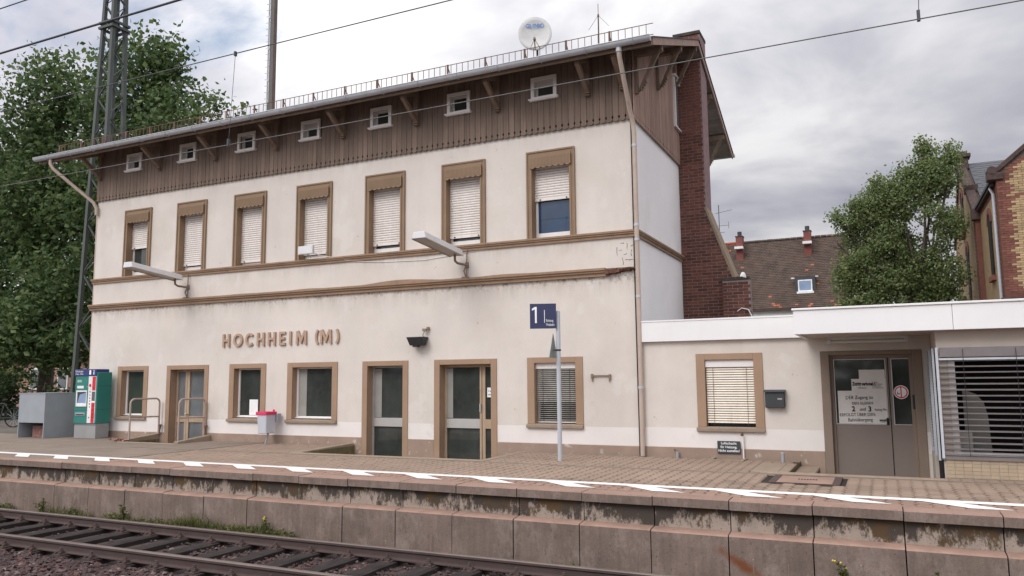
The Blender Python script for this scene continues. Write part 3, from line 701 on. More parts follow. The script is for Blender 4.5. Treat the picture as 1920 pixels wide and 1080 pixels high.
m.box(XB+.03,XB+.15,18.48,19.09,8.95,9.0); gwn = root('window', (XB,18.8,8.3)); gwn.parent = st; gwn.location -= ORG[st.name]; ORG[gwn.name] = Vector((XB,18.8,8.3))
part('casing', m, 'white_plastic', gwn); m = MB(); m.quad((XB+.05,18.6,7.7),(XB+.05,19.09,7.7),(XB+.05,19.09,8.86),(XB+.05,18.6,8.86)); part('pane', m, 'glass_grey', gwn)

# ---- roof, soffit, gutter, brackets
RX0, RX1 = -22.2, -3.70
m = MB()
for (ya, za, yb, zb) in ((14.28,7.962,18.7,9.686),(23.12,7.962,18.7,9.686)):
    m.prism([(RX0+.031,ya,za+.042),(RX0+.031,yb,zb+.042),(RX0+.031,yb,zb+.115),(RX0+.031,ya,za+.115)], (RX1-RX0-.062,0,0))
rf = part('roof', m, 'roof_dark', st)
sb = []
for side in (0, 1):
    y = 14.32
    while y < 18.55:
        ya, yb = (y, y+.142) if side == 0 else (37.4-y-.142, 37.4-y)
        mb = MB(); z = lambda t: roofz(t)+.018
        if side == 0 and y > 15.2 or side == 1: rng = ((XB+.03, RX1-.035),)
        else: rng = ((RX0+.03, RX1-.035),)
        for xa, xb in rng: mb.prism([(xa,ya,z(ya)),(xa,yb,z(yb)),(xa,yb,z(yb)+.02),(xa,ya,z(ya)+.02)], (xb-xa,0,0))
        part('soffit_board', mb, 'soffit_board', rf); y += .15
# eave fascia and rake boards
m = MB(); m.box(RX0, RX1-.0, 14.255, 14.279, 7.93, 8.07); part('fascia_board', m, 'timber', rf)
for xo in (RX1-.03, RX0):
    for (ya, yb) in ((14.25,18.7),(23.15,18.701)):
        za, zb = roofz(ya)-.015, roofz(18.7)-.015; m = MB(); m.prism([(xo,ya,za),(xo,yb,zb),(xo,yb,zb+.155),(xo,ya,za+.155)], (.03,0,0)); part('rake_board', m, 'rake', rf)
for xo in (RX1-.06, RX0-.02):
    for (ya, yb) in ((14.2,18.7),(23.2,18.701)):
        za, zb = roofz(ya)+.142, roofz(18.7)+.142; m = MB(); m.prism([(xo+.02,ya,za),(xo+.02,yb,zb),(xo+.02,yb,zb+.018),(xo+.02,ya,za+.018)], (.062,0,0)); part('verge_flashing', m, 'slate', rf)
def gutter(yc, zc, x0, x1, r=.088):
    mb = MB(); n = 8; th = .006
    for rr, flip in ((r, 0), (r-th, 1)):
        vs = []; 
        for xx in (x0, x1):
            for k in range(n+1):
                a = math.pi+math.pi*k/n; vs.append((xx, yc+rr*math.cos(a), zc+rr*math.sin(a)))
        fs = [((k, k+1, n+2+k, n+1+k) if flip else (k+1, k, n+1+k, n+2+k)) for k in range(n)]
        mb.add(vs, fs, 0, True)
    for xx in (x0, x1): mb.add([(xx, yc+r*math.cos(math.pi+math.pi*k/n), zc+r*math.sin(math.pi+math.pi*k/n)) for k in range(n+1)], [tuple(range(n+1))])
    mb.tube([(x0, yc-r, zc+.004),(x1, yc-r, zc+.004)], .011, 6)
    return mb
gt = part('gutter', gutter(14.16, 8.075, -22.25, -3.72), 'zinc', st)
m = MB(); x = -21.7
while x < -3.8:
    for k in range(6):
        a0 = math.pi+math.pi*k/6; a1 = math.pi+math.pi*(k+1)/6; r = .094
        m.bar((x,14.16+r*math.cos(a0),8.075+r*math.sin(a0)),(x,14.16+r*math.cos(a1),8.075+r*math.sin(a1)),.03,.006, up=(1,0,0))
    x += .98
part('gutter_bracket', m, 'zinc', gt)
part('gutter', gutter(23.22, 8.08, -22.25, -3.66), 'zinc', st)
# eave brackets between the attic windows: strut, wall post and bearer
def bracket(x, first):
    mb = MB(); mb.box(x-.055, x+.055, YF-.155, YF-.065, 7.46, 8.24)
    for k in range(3): mb.box(x-.058, x+.058, YF-.163, YF-.06, 7.42+.045*k, 7.44+.045*k)
    mb.bar((x,YF-.11,7.52),(x,14.40,7.93),.09,.10); mb.prism([(x-.05,14.36,7.90),(x-.05,15.0,8.15),(x-.05,15.0,8.24),(x-.05,14.36,7.985)], (.1,0,0)); return mb
for k in range(8): part('eave_bracket', bracket(-20.16+2.12*k if k else -20.5, False), 'timber', st)
part('eave_bracket', bracket(-4.55, False), 'timber', st)
# gable brackets
for y in (15.18, 16.95, 18.62, 20.4, 22.05):
    zt = roofz(y)+.0; mb = MB(); mb.box(XB+.06, XB+.13, y-.045, y+.045, zt-.95, zt-.1)
    mb.prism([(XB+.12,y-.04,zt-.93),(XB+.22,y-.04,zt-.86),(RX1-.07,y-.04,zt-.10),(RX1-.18,y-.04,zt-.10)], (0,.08,0))
    for k in range(4): mb.box(XB+.2+.035*k, XB+.215+.035*k, y-.06, y+.06, zt-.9+.05*k, zt-.84+.05*k)
    mb.prism([(XB,y-.06,zt-.02),(RX1-.04,y-.06,zt-.02),(RX1-.04,y-.06,zt-.13),(RX1-.1,y-.06,zt-.16),(XB,y-.06,zt-.16)], (0,.12,0))
    part('gable_bracket', mb, 'timber', st)
# downpipes
dp = MB(); dp.tube([(-4.37,14.2,8.06),(-4.37,14.2,7.92),(-4.37,14.24,7.80),(-4.37,14.85,6.93),(-4.36,15.0,6.72),(-4.345,15.02,6.5),(-4.345,15.02,0.0)], .048, 10); part('downpipe', dp, 'pipe_paint', st)
dp = MB(); dp.tube([(-4.37,14.2,8.07),(-4.37,14.2,7.9)], .058, 10); [dp.tube([(-4.345,15.02,z),(-4.345,15.02,z+.05)], .056, 10) for z in (6.2,4.55,4.25,3.1,1.3)]; part('pipe_collar', dp, 'zinc', st)
dp = MB(); dp.tube([(-4.43,YF-.01,6.8),(-4.43,YF-.02,3.2),(-4.42,YF-.02,.0)], .012, 6); part('lightning_conductor', dp, 'black_metal', st)
dp = MB(); dp.tube([(-21.6,14.2,8.06),(-21.6,14.2,7.86),(-21.55,14.25,7.72),(-20.72,14.98,6.78),(-20.62,15.02,6.6),(-20.62,15.03,6.4)], .05, 10); dp.tube([(-20.70,15.15,6.5),(-20.72,15.2,0)], .05, 8); part('downpipe', dp, 'pipe_paint', st)
# snow guard
m = MB(); zg = 8.36; yg = 14.72
m.tube([(-22.1,yg,zg),(-3.8,yg,zg)], .009, 5); m.tube([(-22.1,yg,zg+.235),(-3.8,yg,zg+.235)], .009, 5)
x = -22.05
while x < -3.85: m.bar((x,yg,zg),(x,yg,zg+.235),.011,.011); x += .146
sg = part('snow_guard', m, 'rusty_steel', st); m = MB(); m.box(-.02,.02,-.012,.012,-.14,.25); m.bar((0,0,.2),(0,.2,-.02),.012,.02); gp = m.mesh('guard_post','rusty_steel'); x = -22.0
while x < -3.8: piece('guard_post', gp, (x,yg,zg), sg); x += .96

# ---- ground-floor windows
def gf_window(parent, a, b, z0=.58, z1=1.99, T=GT, trim='tan_trim', zc=1.84, sill='plinth_paint'):
    wdw = root('window', ((a+b)/2, YF, z0)); wdw.parent = parent; wdw.location -= ORG[parent.name]; ORG[wdw.name] = Vector(((a+b)/2, YF, z0))
    m = MB(); frame(m, a, b, z0-.005, 1.96, YF-.02, YF+.008, T, T, 1.96-zc, 0); reveal(m, a+T, b-T, z0, zc, YF+.008, YF+.2); part('casing', m, trim, wdw, bevel=.005)
    m = MB(); m.prism([(a-.02,YF-.065,z0-.085),(a-.02,YF+.0,z0-.085),(a-.02,YF+.01,z0-.001),(a-.02,YF-.065,z0-.02)], (b-a+.02,0,0)); part('sill', m, 'curb', wdw, bevel=.006)
    return wdw, a+T, b-T
for i, (a, b) in enumerate(GW):
    wdw, x0, x1 = gf_window(st, a, b)
    m = MB(); frame(m, x0, x1, .60, 1.84, YF+.15, YF+.195, .055, .03, .035, .05); m.box(x0, x1, YF+.10, YF+.15, .60, .622); part('frame', m, 'white_plastic', wdw, bevel=.004)
    m = MB(); m.quad((x0,YF+.18,.6),(x1,YF+.18,.6),(x1,YF+.18,1.84),(x0,YF+.18,1.84)); part('pane', m, 'glass_green' if i == 0 else 'glass', wdw)
    if i == 1:
        m = MB(); m.box(x1-.52,x1-.24,YF+.168,YF+.174,.66,1.05); part('notice', m, 'print_white', wdw)
    if i == 2:
        m = MB(); m.box(x0+.06,x0+.30,YF+.172,YF+.178,.65,1.80); part('curtain', m, 'curtain', wdw)
    if i == 3:
        m = MB(); m.box(x0, x1, YF+.06, YF+.12, 1.72, 1.84); part('blind_box', m, 'white_plastic', wdw)
        m = MB(); z = .66; k = 0
        while z < 1.70:
            tlt = .012 if z < 1.0 else .028
            m.prism([(x0+.01,YF+.07,z),(x0+.01,YF+.072,z-.002),(x0+.01,YF+.108,z+tlt),(x0+.01,YF+.106,z+tlt+.002)], (x1-x0-.02,0,0)); z += .041; k += 1
        part('venetian_blind', m, 'dirty_blind', wdw, kind='stuff')
        for xx in (x0+.16,x1-.16): m = MB(); m.bar((xx,YF+.066,.64),(xx,YF+.066,1.72),.005,.005); part('blind_cord', m, 'black_metal', wdw)
# ---- doors of the station
def door(parent, a, b, T, zc=1.84, zb=-.3, trim='tan_trim', d=.2):
    dr = root('door', ((a+b)/2, YF, zb)); dr.parent = parent; dr.location -= ORG[parent.name]; ORG[dr.name] = Vector(((a+b)/2, YF, zb))
    m = MB(); frame(m, a, b, zb, 1.955, YF-.02, YF+.008, T, T, 1.955-zc, 0); reveal(m, a+T, b-T, zb, zc, YF+.008, YF+d+.06, bottom=False); part('casing', m, trim, dr, bevel=.005)
    return dr, a+T, b-T
def lights(dr, rects, mk, y): 
    for (a, b, z0, z1) in rects:
        mb = MB(); mb.quad((a,y,z0),(b,y,z0),(b,y,z1),(a,y,z1)); part('pane', mb, mk, dr)
y = YF+.2
dr, x0, x1 = door(st, *DW[0], DT)
m = MB(); frame(m, x0, x1, -.25, 1.84, y, y+.05, .06, .05, .05, .12); xm = x0+.42; m.box(xm-.075,xm-.004,y-.012,y+.05,-.13,1.79); m.box(xm+.004,xm+.085,y-.012,y+.05,-.13,1.79)
for (p, q_) in ((x0+.06,xm-.075),(xm+.085,x1-.05)): m.box(p,q_,y,y+.05,.44,.60)
part('leaf', m, 'wood_door', dr, bevel=.004)
lights(dr, [(x0+.06,xm-.075,-.13,.44),(x0+.06,xm-.075,.60,1.79),(xm+.085,x1-.05,-.13,.44),(xm+.085,x1-.05,.60,1.79)], 'glass_grey', y+.03)
m = MB(); m.tube([(xm+.05,y-.012,.66),(xm+.05,y-.06,.66)], .018, 8); m.sphere((xm+.05,y-.07,.66), .03); part('door_knob', m, 'alu', dr)
dr, x0, x1 = door(st, *DW[1], DT)
m = MB(); frame(m, x0, x1, -.30, 1.84, y, y+.05, .05, .03, .04, .03); part('frame', m, 'alu', dr)
m = MB(); m.box(x0+.05, x1-.03, y-.006, y+.04, .44, .64); part('kick_rail', m, 'alu', dr, bevel=.004)
lights(dr, [(x0+.05,x1-.03,-.29,.44),(x0+.05,x1-.03,.64,1.80)], 'glass', y+.03)
m = MB(); m.box(x0+.05,x0+.25,y+.02,y+.026,.65,1.78); part('curtain', m, 'curtain', dr)
dr, x0, x1 = door(st, *DW[2], DT)
xm = x0+.90
m = MB(); frame(m, x0, x1, -.30, 1.84, y, y+.05, .06, .03, .06, .03); m.box(xm,xm+.05,y-.01,y+.05,-.27,1.78); m.box(xm+.058,xm+.135,y,y+.05,-.27,1.78); part('frame', m, 'wood_door', dr, bevel=.004)
m = MB(); m.box(x0+.06, xm, y-.006, y+.04, .44, .645); part('kick_rail', m, 'alu', dr, bevel=.004)
m = MB(); m.box(xm+.135, x1-.03, y, y+.045, .44, .64); part('side_rail', m, 'wood_door', dr)
lights(dr, [(x0+.06,xm,-.29,.44),(x0+.06,xm,.645,1.78),(xm+.135,x1-.03,-.29,.44),(xm+.135,x1-.03,.64,1.78)], 'glass', y+.03)
m = MB(); m.box(xm+.012,xm+.038,y-.045,y-.011,.80,.98); part('handle', m, 'alu', dr)
m = MB(); m.box(x1-.19,x1+.01,y-.012,y-.004,1.12,1.33); nt_ = part('notice', m, 'print_white', dr)
text('Kaffee', .065, 'print_blue', (x1-.17,y-.014,1.235), FRONT, nt_); text('Bahnhof', .04, 'print_black', (x1-.17,y-.014,1.165), FRONT, nt_)
m = MB(); m.box(x0+.06,x0+.21,y+.02,y+.026,.66,1.76); part('curtain', m, 'curtain', dr)

# ================================================================== BRICK CHIMNEY beside the gable
chn = root('brick_chimney', (-3.9,19.2,2.6), 'tall dark red brick chimney against the right gable, flared at its foot', 'chimney')
CY = 19.10
m = MB()
m.prism([(-4.395,CY+.004,2.3),(-2.95,CY+.004,2.3),(-3.17,CY+.004,3.87),(-3.765,CY+.004,5.55),(-3.765,CY+.004,10.18),(-4.395,CY+.004,10.18)], (0,.68,0))
m.box(-3.38,-2.75,18.834,CY+.003,2.3,3.80); part('core', m, 'mortar', chn)
m = MB(); m.quad((-3.752,CY,5.6),(-3.752,CY+.69,5.6),(-3.752,CY+.69,10.2),(-3.752,CY,10.2)); m.quad((-3.752,CY,5.6),(-3.764,CY,5.6),(-3.764,CY,10.2),(-3.752,CY,10.2)); part('side_render', m, 'red_brick_side', chn)
m = MB(); m.bar((-3.73,CY+.33,5.62),(-3.13,CY+.33,3.88),.72,.05,up=(0,1,0)) if False else m.prism([(-3.79,CY-.03,5.66),(-3.74,CY-.03,5.68),(-3.10,CY-.03,3.86),(-3.16,CY-.03,3.84)], (0,.74,0)); part('sloped_coping', m, 'coping_tan', chn)
m = MB(); m.box(-4.43,-3.74,CY-.03,CY+.72,10.18,10.26); part('cap', m, 'dark_brick_cap', chn)
m = MB()
for k in range(26): m.box(-3.41+.025*k,-3.385+.025*k+rnd.uniform(0,.004),18.81,19.1,3.80,3.84+rnd.uniform(0,.04))
part('weathered_cap', m, 'dark_brick_cap', chn)
BL, BH = .245, .0775
cells = []
z = 2.60; row = 0
while z < 10.15:
    xr = -3.768 if z+BH > 5.55 else -3.765+(5.55-z-BH)*(.595/1.68)
    x = -4.392+(0 if row % 2 == 0 else -.1225)
    while x < xr-.03:
        a = max(x, -4.392); b = min(x+BL-.014, xr)
        if b-a > .035: cells.append((z, a, b, CY))
        x += BL
    z += BH+.004 if False else BH; row += 1
z = 2.60; row = 0
while z < 3.76:
    x = -3.385+(0 if row % 2 else -.1225)
    while x < -2.76:
        a = max(x,-3.385); b = min(x+BL-.014,-2.745)
        if b-a > .035: cells.append((z, a, b, 18.83))
        x += BL
    z += BH; row += 1
cells.sort(key=lambda c: (c[0]))
bm_ = {}
rest = MB(); nbk = 0
vis_cells = [c for c in cells if not (c[3] == CY and c[0] < 3.75 and c[1] > -3.36)]
for (z, a, b, yb) in vis_cells:
    if nbk < 300:
        w_ = round(b-a, 3)
        if w_ not in bm_:
            mb = MB(); mb.box(0, w_, 0, .05, 0, BH-.014); bm_[w_] = mb.mesh('brick', 'red_brick')
        piece('brick', bm_[w_], (a, yb-rnd.uniform(0,.004), z), chn); nbk += 1
    else: rest.box(a, b, yb-rnd.uniform(0,.004), yb+.05, z, z+BH-.014)
part('upper_bricks', rest, 'red_brick', chn, kind='stuff')
m = MB(); m.tube([(-3.05,18.8,3.05),(-2.95,18.78,3.12),(-2.8,18.78,3.08),(-2.72,18.79,2.9),(-2.7,18.8,2.7)], .012, 6); part('loose_cable', m, 'white_plastic', chn)

# ================================================================== LOW ANNEX
an = root('annex_building', (-4.38, YF, 0), 'low flat roofed annex with white fascia joined to the station', 'building')
W5 = (-3.27,-2.04); ADr = (-1.04,.585)
m = MB(); hl = [(W5[0]+GT, W5[1]-GT, .58, 1.84), (ADr[0]+.145, ADr[1]-.115, -.45, 1.885)]
holed(m, -4.395, .72, -.45, 2.6, YF, hl, lambda z: 1 if .19 < z < .555 else 0, (.19,.555)); m.quad((.72,YF,-.45),(.72,24,-.45),(.72,24,2.6),(.72,YF,2.6))
part('wall', m, ['cream_plaster','white_paint'], an)
m = MB(); m.box(-4.39,ADr[0],YF-.022,YF+.01,-.45,.185); part('plinth', m, 'plinth_paint', an, bevel=.006)
m = MB(); m.box(-4.38,9,YF+.0,24,2.56,2.60); m.box(-1.25,9,13.23,YF+.0,2.53,2.57); part('roof', m, 'roof_dark', an)
m = MB(); m.box(-4.375,-1.2,YF-.09,YF+.05,2.215,2.60); m.box(-3.72,-3.715,YF-.092,YF-.09,2.22,2.59); m.box(-4.378,-1.2,YF-.10,YF+.06,2.60,2.63); fa = part('fascia', m, 'fascia', an, bevel=.004)
for xa, xb in ((-1.275,.95),(.955,3.2),(3.205,5.5),(5.505,8)):
    m = MB(); m.box(xa,xb,13.18,13.26,2.18,2.56); part('fascia_panel', m, 'fascia', an, bevel=.004)
m = MB(); m.box(-1.272,-1.21,13.27,YF-.1,2.18,2.56); part('fascia_panel', m, 'fascia', an)
m = MB(); m.box(-1.295,8.05,13.155,13.30,2.563,2.595); m.box(-1.295,-1.2,13.301,YF-.101,2.563,2.595); part('edge_flashing', m, 'fascia', an, bevel=.004)
m = MB(); m.box(-1.20,8,13.262,YF-.002,2.19,2.215); part('canopy_soffit', m, 'bay_plaster', an)
m = MB(); m.tube([(-.84,14.93,2.115),(.33,14.93,2.115)], .03, 8); m.box(-.9,.39,14.9,14.97,2.15,2.19); m.box(-.9,-.84,14.88,14.98,2.08,2.15); m.box(.33,.39,14.88,14.98,2.08,2.15); part('tube_lamp', m, 'lamp_grey', an)
wdw, x0, x1 = gf_window(an, *W5)
m = MB(); m.box(x0, x1, YF+.03, YF+.10, 1.70, 1.84); part('blind_box', m, 'white_plastic', wdw, bevel=.004)
m = MB(); z = .655
while z < 1.68: m.prism([(x0+.012,YF+.05,z),(x0+.012,YF+.053,z-.002),(x0+.012,YF+.073,z+.031),(x0+.012,YF+.07,z+.033)], (x1-x0-.024,0,0)); z += .0455
part('venetian_blind', m, 'cream_blind', wdw, kind='stuff')
for xx in (x0+.14,x1-.14): m = MB(); m.bar((xx,YF+.044,.62),(xx,YF+.044,1.7),.007,.005); part('blind_cord', m, 'rusty_steel', wdw)
m = MB(); m.quad((x0,YF+.18,.58),(x1,YF+.18,.58),(x1,YF+.18,1.84),(x0,YF+.18,1.84)); part('pane', m, 'glass', wdw)
# brown entrance door with its notices
dr, x0, x1 = door(an, *ADr, .145, zc=1.885, trim='door_frame_brown', d=.12); y = YF+.12
for s in ('casing',): pass
m = MB(); m.box(x0,x0+.055,y-.03,y+.05,-.44,1.885); m.box(x1-.06,x1,y-.03,y+.05,-.44,1.885); m.box(x0+.055,x1-.06,y-.03,y+.05,1.835,1.885); part('frame', m, 'door_frame_brown', dr, bevel=.004)
g0, g1, g2, g3 = x0+.075, .005, .11, .40
m = MB(); holed(m, x0+.055, x1-.06, -.44, 1.835, y, [(g0,g1,.67,1.80),(g2,g3,.67,1.80)]); part('leaf', m, 'brown_door', dr)
m = MB(); m.box(.045,.058,y-.006,y-.001,-.2,1.83); part('leaf_gap', m, 'dark', dr)
m = MB(); frame(m,g0-.01,g1+.01,.66,1.81,y-.012,y+.03,.012); frame(m,g2-.01,g3+.01,.66,1.81,y-.012,y+.03,.012); part('glazing_bead', m, 'alu', dr)
lights(dr, [(g0,g1,.67,1.80),(g2,g3,.67,1.80)], 'glass', y+.02)
m = MB(); m.box(-.13,-.04,y-.05,y-.03,.735,.752); m.box(-.02,0.02,y-.012,y-.001,.66,.78); m.bar((-.13,y-.04,.735),(.01,y-.035,.752),.018,.018); part('handle', m, 'black_metal', dr)
m = MB(); m.box(.405,.455,y-.09,y-.002,.94,1.18); part('intercom_box', m, 'black_metal', dr)
def notice(x0, x1, z0, z1, dy): mb = MB(); mb.box(x0,x1,y+.004-dy,y+.008-dy,z0,z1); return part('notice', mb, 'paper', dr)
n1 = notice(g0+.035, g1-.005, .675, 1.25, 0); n2 = notice(g0+.27, g1-.005, 1.235, 1.46, .004); n3 = notice(g0+.40, g1-.01, 1.43, 1.62, 0)
for body, sz, xx, zz_, bo in (('DER Zugang zu', .085, -.66, 1.10, 0), ('DEN GLEISEN', .068, -.56, 1.005, 0), ('2', .125, -.565, .89, .004), ('und', .08, -.44, .90, 0), ('3', .125, -.30, .89, .004), ('Richtg Ffm', .055, -.20, .90, 0), ('ERFOLGT ÜBER DEN', .075, -.77, .80, 0), ('Bahnübergang', .085, -.64, .71, 0)):
    text(body, sz, 'print_black', (xx, y-.0005, zz_), (R(90), R(-1.5), 0), n1, bold=bo, sx=.84)
text('Zutritt verboten !', .082, 'print_black', (g0+.285, y-.0045, 1.345), FRONT, n2, sx=.62, bold=.003); text('DB Station', .03, 'print_black', (g0+.38, y-.0045, 1.29), FRONT, n2)
for k, s in enumerate(('Hinweis:','Zu den Gleisen','2 und 3 bitte','den Weg nutzen')): text(s, .028, 'print_black', (-.22, y-.0045, 1.39-.032*k), FRONT, n2)
sgn = MB(); ccx, ccz = .235, 1.225
def disc(mb, cx_, cz_, r, yy, mi=0, n=24): mb.add([(cx_+r*math.cos(2*math.pi*k/n), yy, cz_+r*math.sin(2*math.pi*k/n)) for k in range(n)], [tuple(range(n))], mi)
sgn.tube([(ccx,y+.012,ccz),(ccx,y+.004,ccz)], .118, 24, 0, smooth=False); disc(sgn, ccx, ccz, .104, y+.002, 1); disc(sgn, ccx, ccz, .084, y+.001, 0)
sgn.box(ccx-.009,ccx+.009,y-.002,y+.0005,ccz-.09,ccz+.09,1); sgn.box(ccx-.062,ccx-.022,y-.002,y+.0005,ccz-.036,ccz-.02,2); sgn.box(ccx-.062,ccx-.052,y-.002,y+.0005,ccz-.018,ccz+.01,2)
part('no_smoking_sign', sgn, ['print_white','kiosk_red','print_black'], dr)
# projecting bay with outside blinds
bay = root('bay', (.72,13.4,0)); bay.parent = an; bay.location -= ORG[an.name]; ORG[bay.name] = Vector((.72,13.4,0))
m = MB(); holed(m, .72, 8, -.3, 2.19, 13.42, [(.86,7.6,.30,1.90)]); m.quad((.72,YF,1.93),(.72,13.42,1.93),(.72,13.42,2.19),(.72,YF,2.19)); m.quad((.72,14.0,-.3),(.72,13.42,-.3),(.72,13.42,.25),(.72,14.0,.25)); part('bay_wall', m, 'bay_plaster', bay)
m = MB(); m.box(.74,8,13.405,13.42,-.2,.27); part('tile_bed', m, 'bay_plaster', bay)
tm = MB(); tm.box(0,.108,0,.012,0,.05); tme = tm.mesh('facing_tile','tile_tan')
for r_ in range(5):
    for k in range(12): piece('facing_tile', tme, (.745+.112*k-(0 if r_ % 2 else .0), 13.394+rnd.uniform(-.002,.001), .005+.053*r_), bay)
m = MB(); m.box(.72,8,13.37,13.43,.27,.325); m.box(.70,.735,13.36,13.43,.27,.325); part('bay_sill', m, 'alu_blind', bay)
m = MB(); m.box(.76,8,13.36,13.44,1.78,1.925); part('blind_box', m, 'alu_blind', bay, bevel=.004)
m = MB(); m.box(.70,.735,13.35,13.40,.29,1.925); m.box(.715,.75,14.1,14.14,.30,1.925); part('guide_rail', m, 'zinc', bay)
m = MB(); m.prism([(0,0,0),(0,.006,-.004),(0,.04,.010),(0,.07,.010),(0,.068,.014),(0,.038,.014)], (5.2,0,0)); slat = m.mesh('blind_slat','alu_blind')
z = .335; k = 0
while z < 1.74: piece('blind_slat', slat, (.74, 13.352+rnd.uniform(-.001,.001), z), bay, (R(6)+rnd.uniform(-.03,.03), rnd.uniform(-.0012,.0012), 0)); z += .0865
m = MB(); m.box(.74,5.9,13.35,13.40,1.735,1.765); part('blind_rail', m, 'zinc', bay)
for xx in (1.06,1.73,2.4,3.2): m = MB(); m.bar((xx,13.345,.33),(xx,13.345,1.9),.010,.006); part('blind_cord', m, 'black_metal', bay)
sm_ = MB(); sm_.prism([(0,0,0),(.004,0,.012),(.06,0,.014),(.06,0,.01)], (0,.78,0)); ss = sm_.mesh('blind_slat','alu_blind'); z = .36
while z < 1.9: piece('blind_slat', ss, (.655,14.16,z), bay, (0,R(38),0)); z += .048
m = MB(); m.box(.64,.68,14.12,14.155,.26,1.92); m.box(.64,.68,14.95,14.985,.26,1.92); m.box(.66,.70,13.52,13.545,.24,1.92); part('guide_rail', m, 'zinc', bay)
m = MB(); m.box(.64,.71,14.3,YF-.01,-.25,.255); part('side_panel', m, 'bay_plaster', bay); m = MB(); m.box(.69,.72,13.45,14.2,-.25,1.92); part('side_gap', m, 'dark', bay)
m = MB(); m.box(.73,.75,13.45,YF,-.2,1.92); part('side_glass', m, 'glass', bay)
m = MB(); frame(m, .86, 3.6, .33, 1.78, 13.44, 13.49, .09, .05, .05, .05); part('frame', m, 'white_plastic', bay)
m = MB(); m.box(.72,8,14.9,15.0,-.2,2.19); part('back_panel', m, 'dark', bay)
m = MB(); m.prism([(1.06,13.9,.32),(1.40,13.9,.32)]+[(1.40-.0*k, 13.9, .32) for k in range(0)]+[(1.38-.005,13.9,.9),(1.33,13.9,1.1),(1.24,13.9,1.22),(1.12,13.9,1.27),(1.06,13.9,1.27)], (0,.04,0)); part('white_screen', m, 'curtain', bay)
m = MB(); m.box(.9,1.14,13.75,13.8,.33,.66); part('paper_stack', m, 'paper', bay)

# ================================================================== THINGS ON AND AT THE STATION
# raised lettering on the wall, one mesh per letter
ltr = root('station_name_lettering', (-13.5,YF,2.39), 'raised tan capital letters HOCHHEIM (M) on the cream wall', 'lettering')
def stroke(pts, wd, z0, x0, closed=False):
    mb = MB(); y0, y1 = YF-.05, YF-.002; P = [Vector((p[0],p[1])) for p in pts]; n = len(P); Lf = []; Rt = []
    for i in range(n):
        a = P[(i-1) % n] if (closed or i > 0) else P[i]; c = P[(i+1) % n] if (closed or i < n-1) else P[i]
        d1 = (P[i]-a).normalized() if (P[i]-a).length else (c-P[i]).normalized(); d2 = (c-P[i]).normalized() if (c-P[i]).length else d1
        nn = Vector((-(d1.y+d2.y), d1.x+d2.x)); nn.normalize(); k = wd/2/max(.35, nn.dot(Vector((-d1.y,d1.x)))); Lf.append(P[i]+nn*k); Rt.append(P[i]-nn*k)
    rng = range(n if closed else n-1)
    for i in rng:
        j = (i+1) % n; q = [Lf[i], Rt[i], Rt[j], Lf[j]]
        mb.prism([(x0+v.x, y0, z0+v.y) for v in q], (0,y1-y0,0))
    return mb
def letter(ch, x, wd, h, z):
    s = .058; parts = []; c = s/2
    if ch == 'H': parts = [[(c,0),(c,h)],[(wd-c,0),(wd-c,h)],[(s,h*.5),(wd-s,h*.5)]]
    elif ch == 'I': parts = [[(c,0),(c,h)]]
    elif ch == 'E': parts = [[(c,0),(c,h)],[(s,h-c),(wd,h-c)],[(s,h*.5),(wd*.9,h*.5)],[(s,c),(wd,c)]]
    elif ch == 'M': parts = [[(c,0),(c+.012,h)],[(wd-c,0),(wd-c-.012,h)],[(s*.9,h),(wd/2,h*.25),(wd-s*.9,h)]]
    elif ch == 'O': parts = [[(wd/2+(wd/2-c)*math.cos(2*math.pi*k/20), h/2+(h/2-c)*math.sin(2*math.pi*k/20)) for k in range(20)]]
    elif ch == 'C': parts = [[(wd/2+(wd/2-c)*math.cos(.75+(2*math.pi-1.5)*k/16), h/2+(h/2-c)*math.sin(.75+(2*math.pi-1.5)*k/16)) for k in range(17)]]
    elif ch == '(': parts = [[(wd*1.0-(wd*.7)*math.cos(-1.0+2.0*k/8)+wd*.0, h/2+(h/2/.84)*math.sin(-1.0+2.0*k/8)) for k in range(9)]]
    elif ch == ')': parts = [[(wd*.0+(wd*.7)*math.cos(-1.0+2.0*k/8), h/2+(h/2/.84)*math.sin(-1.0+2.0*k/8)) for k in range(9)]]
    mb = MB()
    for i, p in enumerate(parts):
        b = stroke(p, s*(.9 if ch in '()' else 1), z, x, closed=(ch == 'O')); off = .0015*i
        mb.add([(v[0], v[1]-(off if v[1] < YF-.03 else 0), v[2]) for v in b.v], b.f)
    part('letter', mb, 'letter_tan', ltr)
for ch, x, wd in (('H',-15.50,.24),('O',-15.13,.31),('C',-14.72,.29),('H',-14.33,.24),('H',-13.97,.24),('E',-13.60,.19),('I',-13.28,.06),('M',-13.07,.33),('(',-12.50,.17),('M',-12.32,.34),(')',-11.90,.17)): letter(ch, x, wd, .335, 2.40)
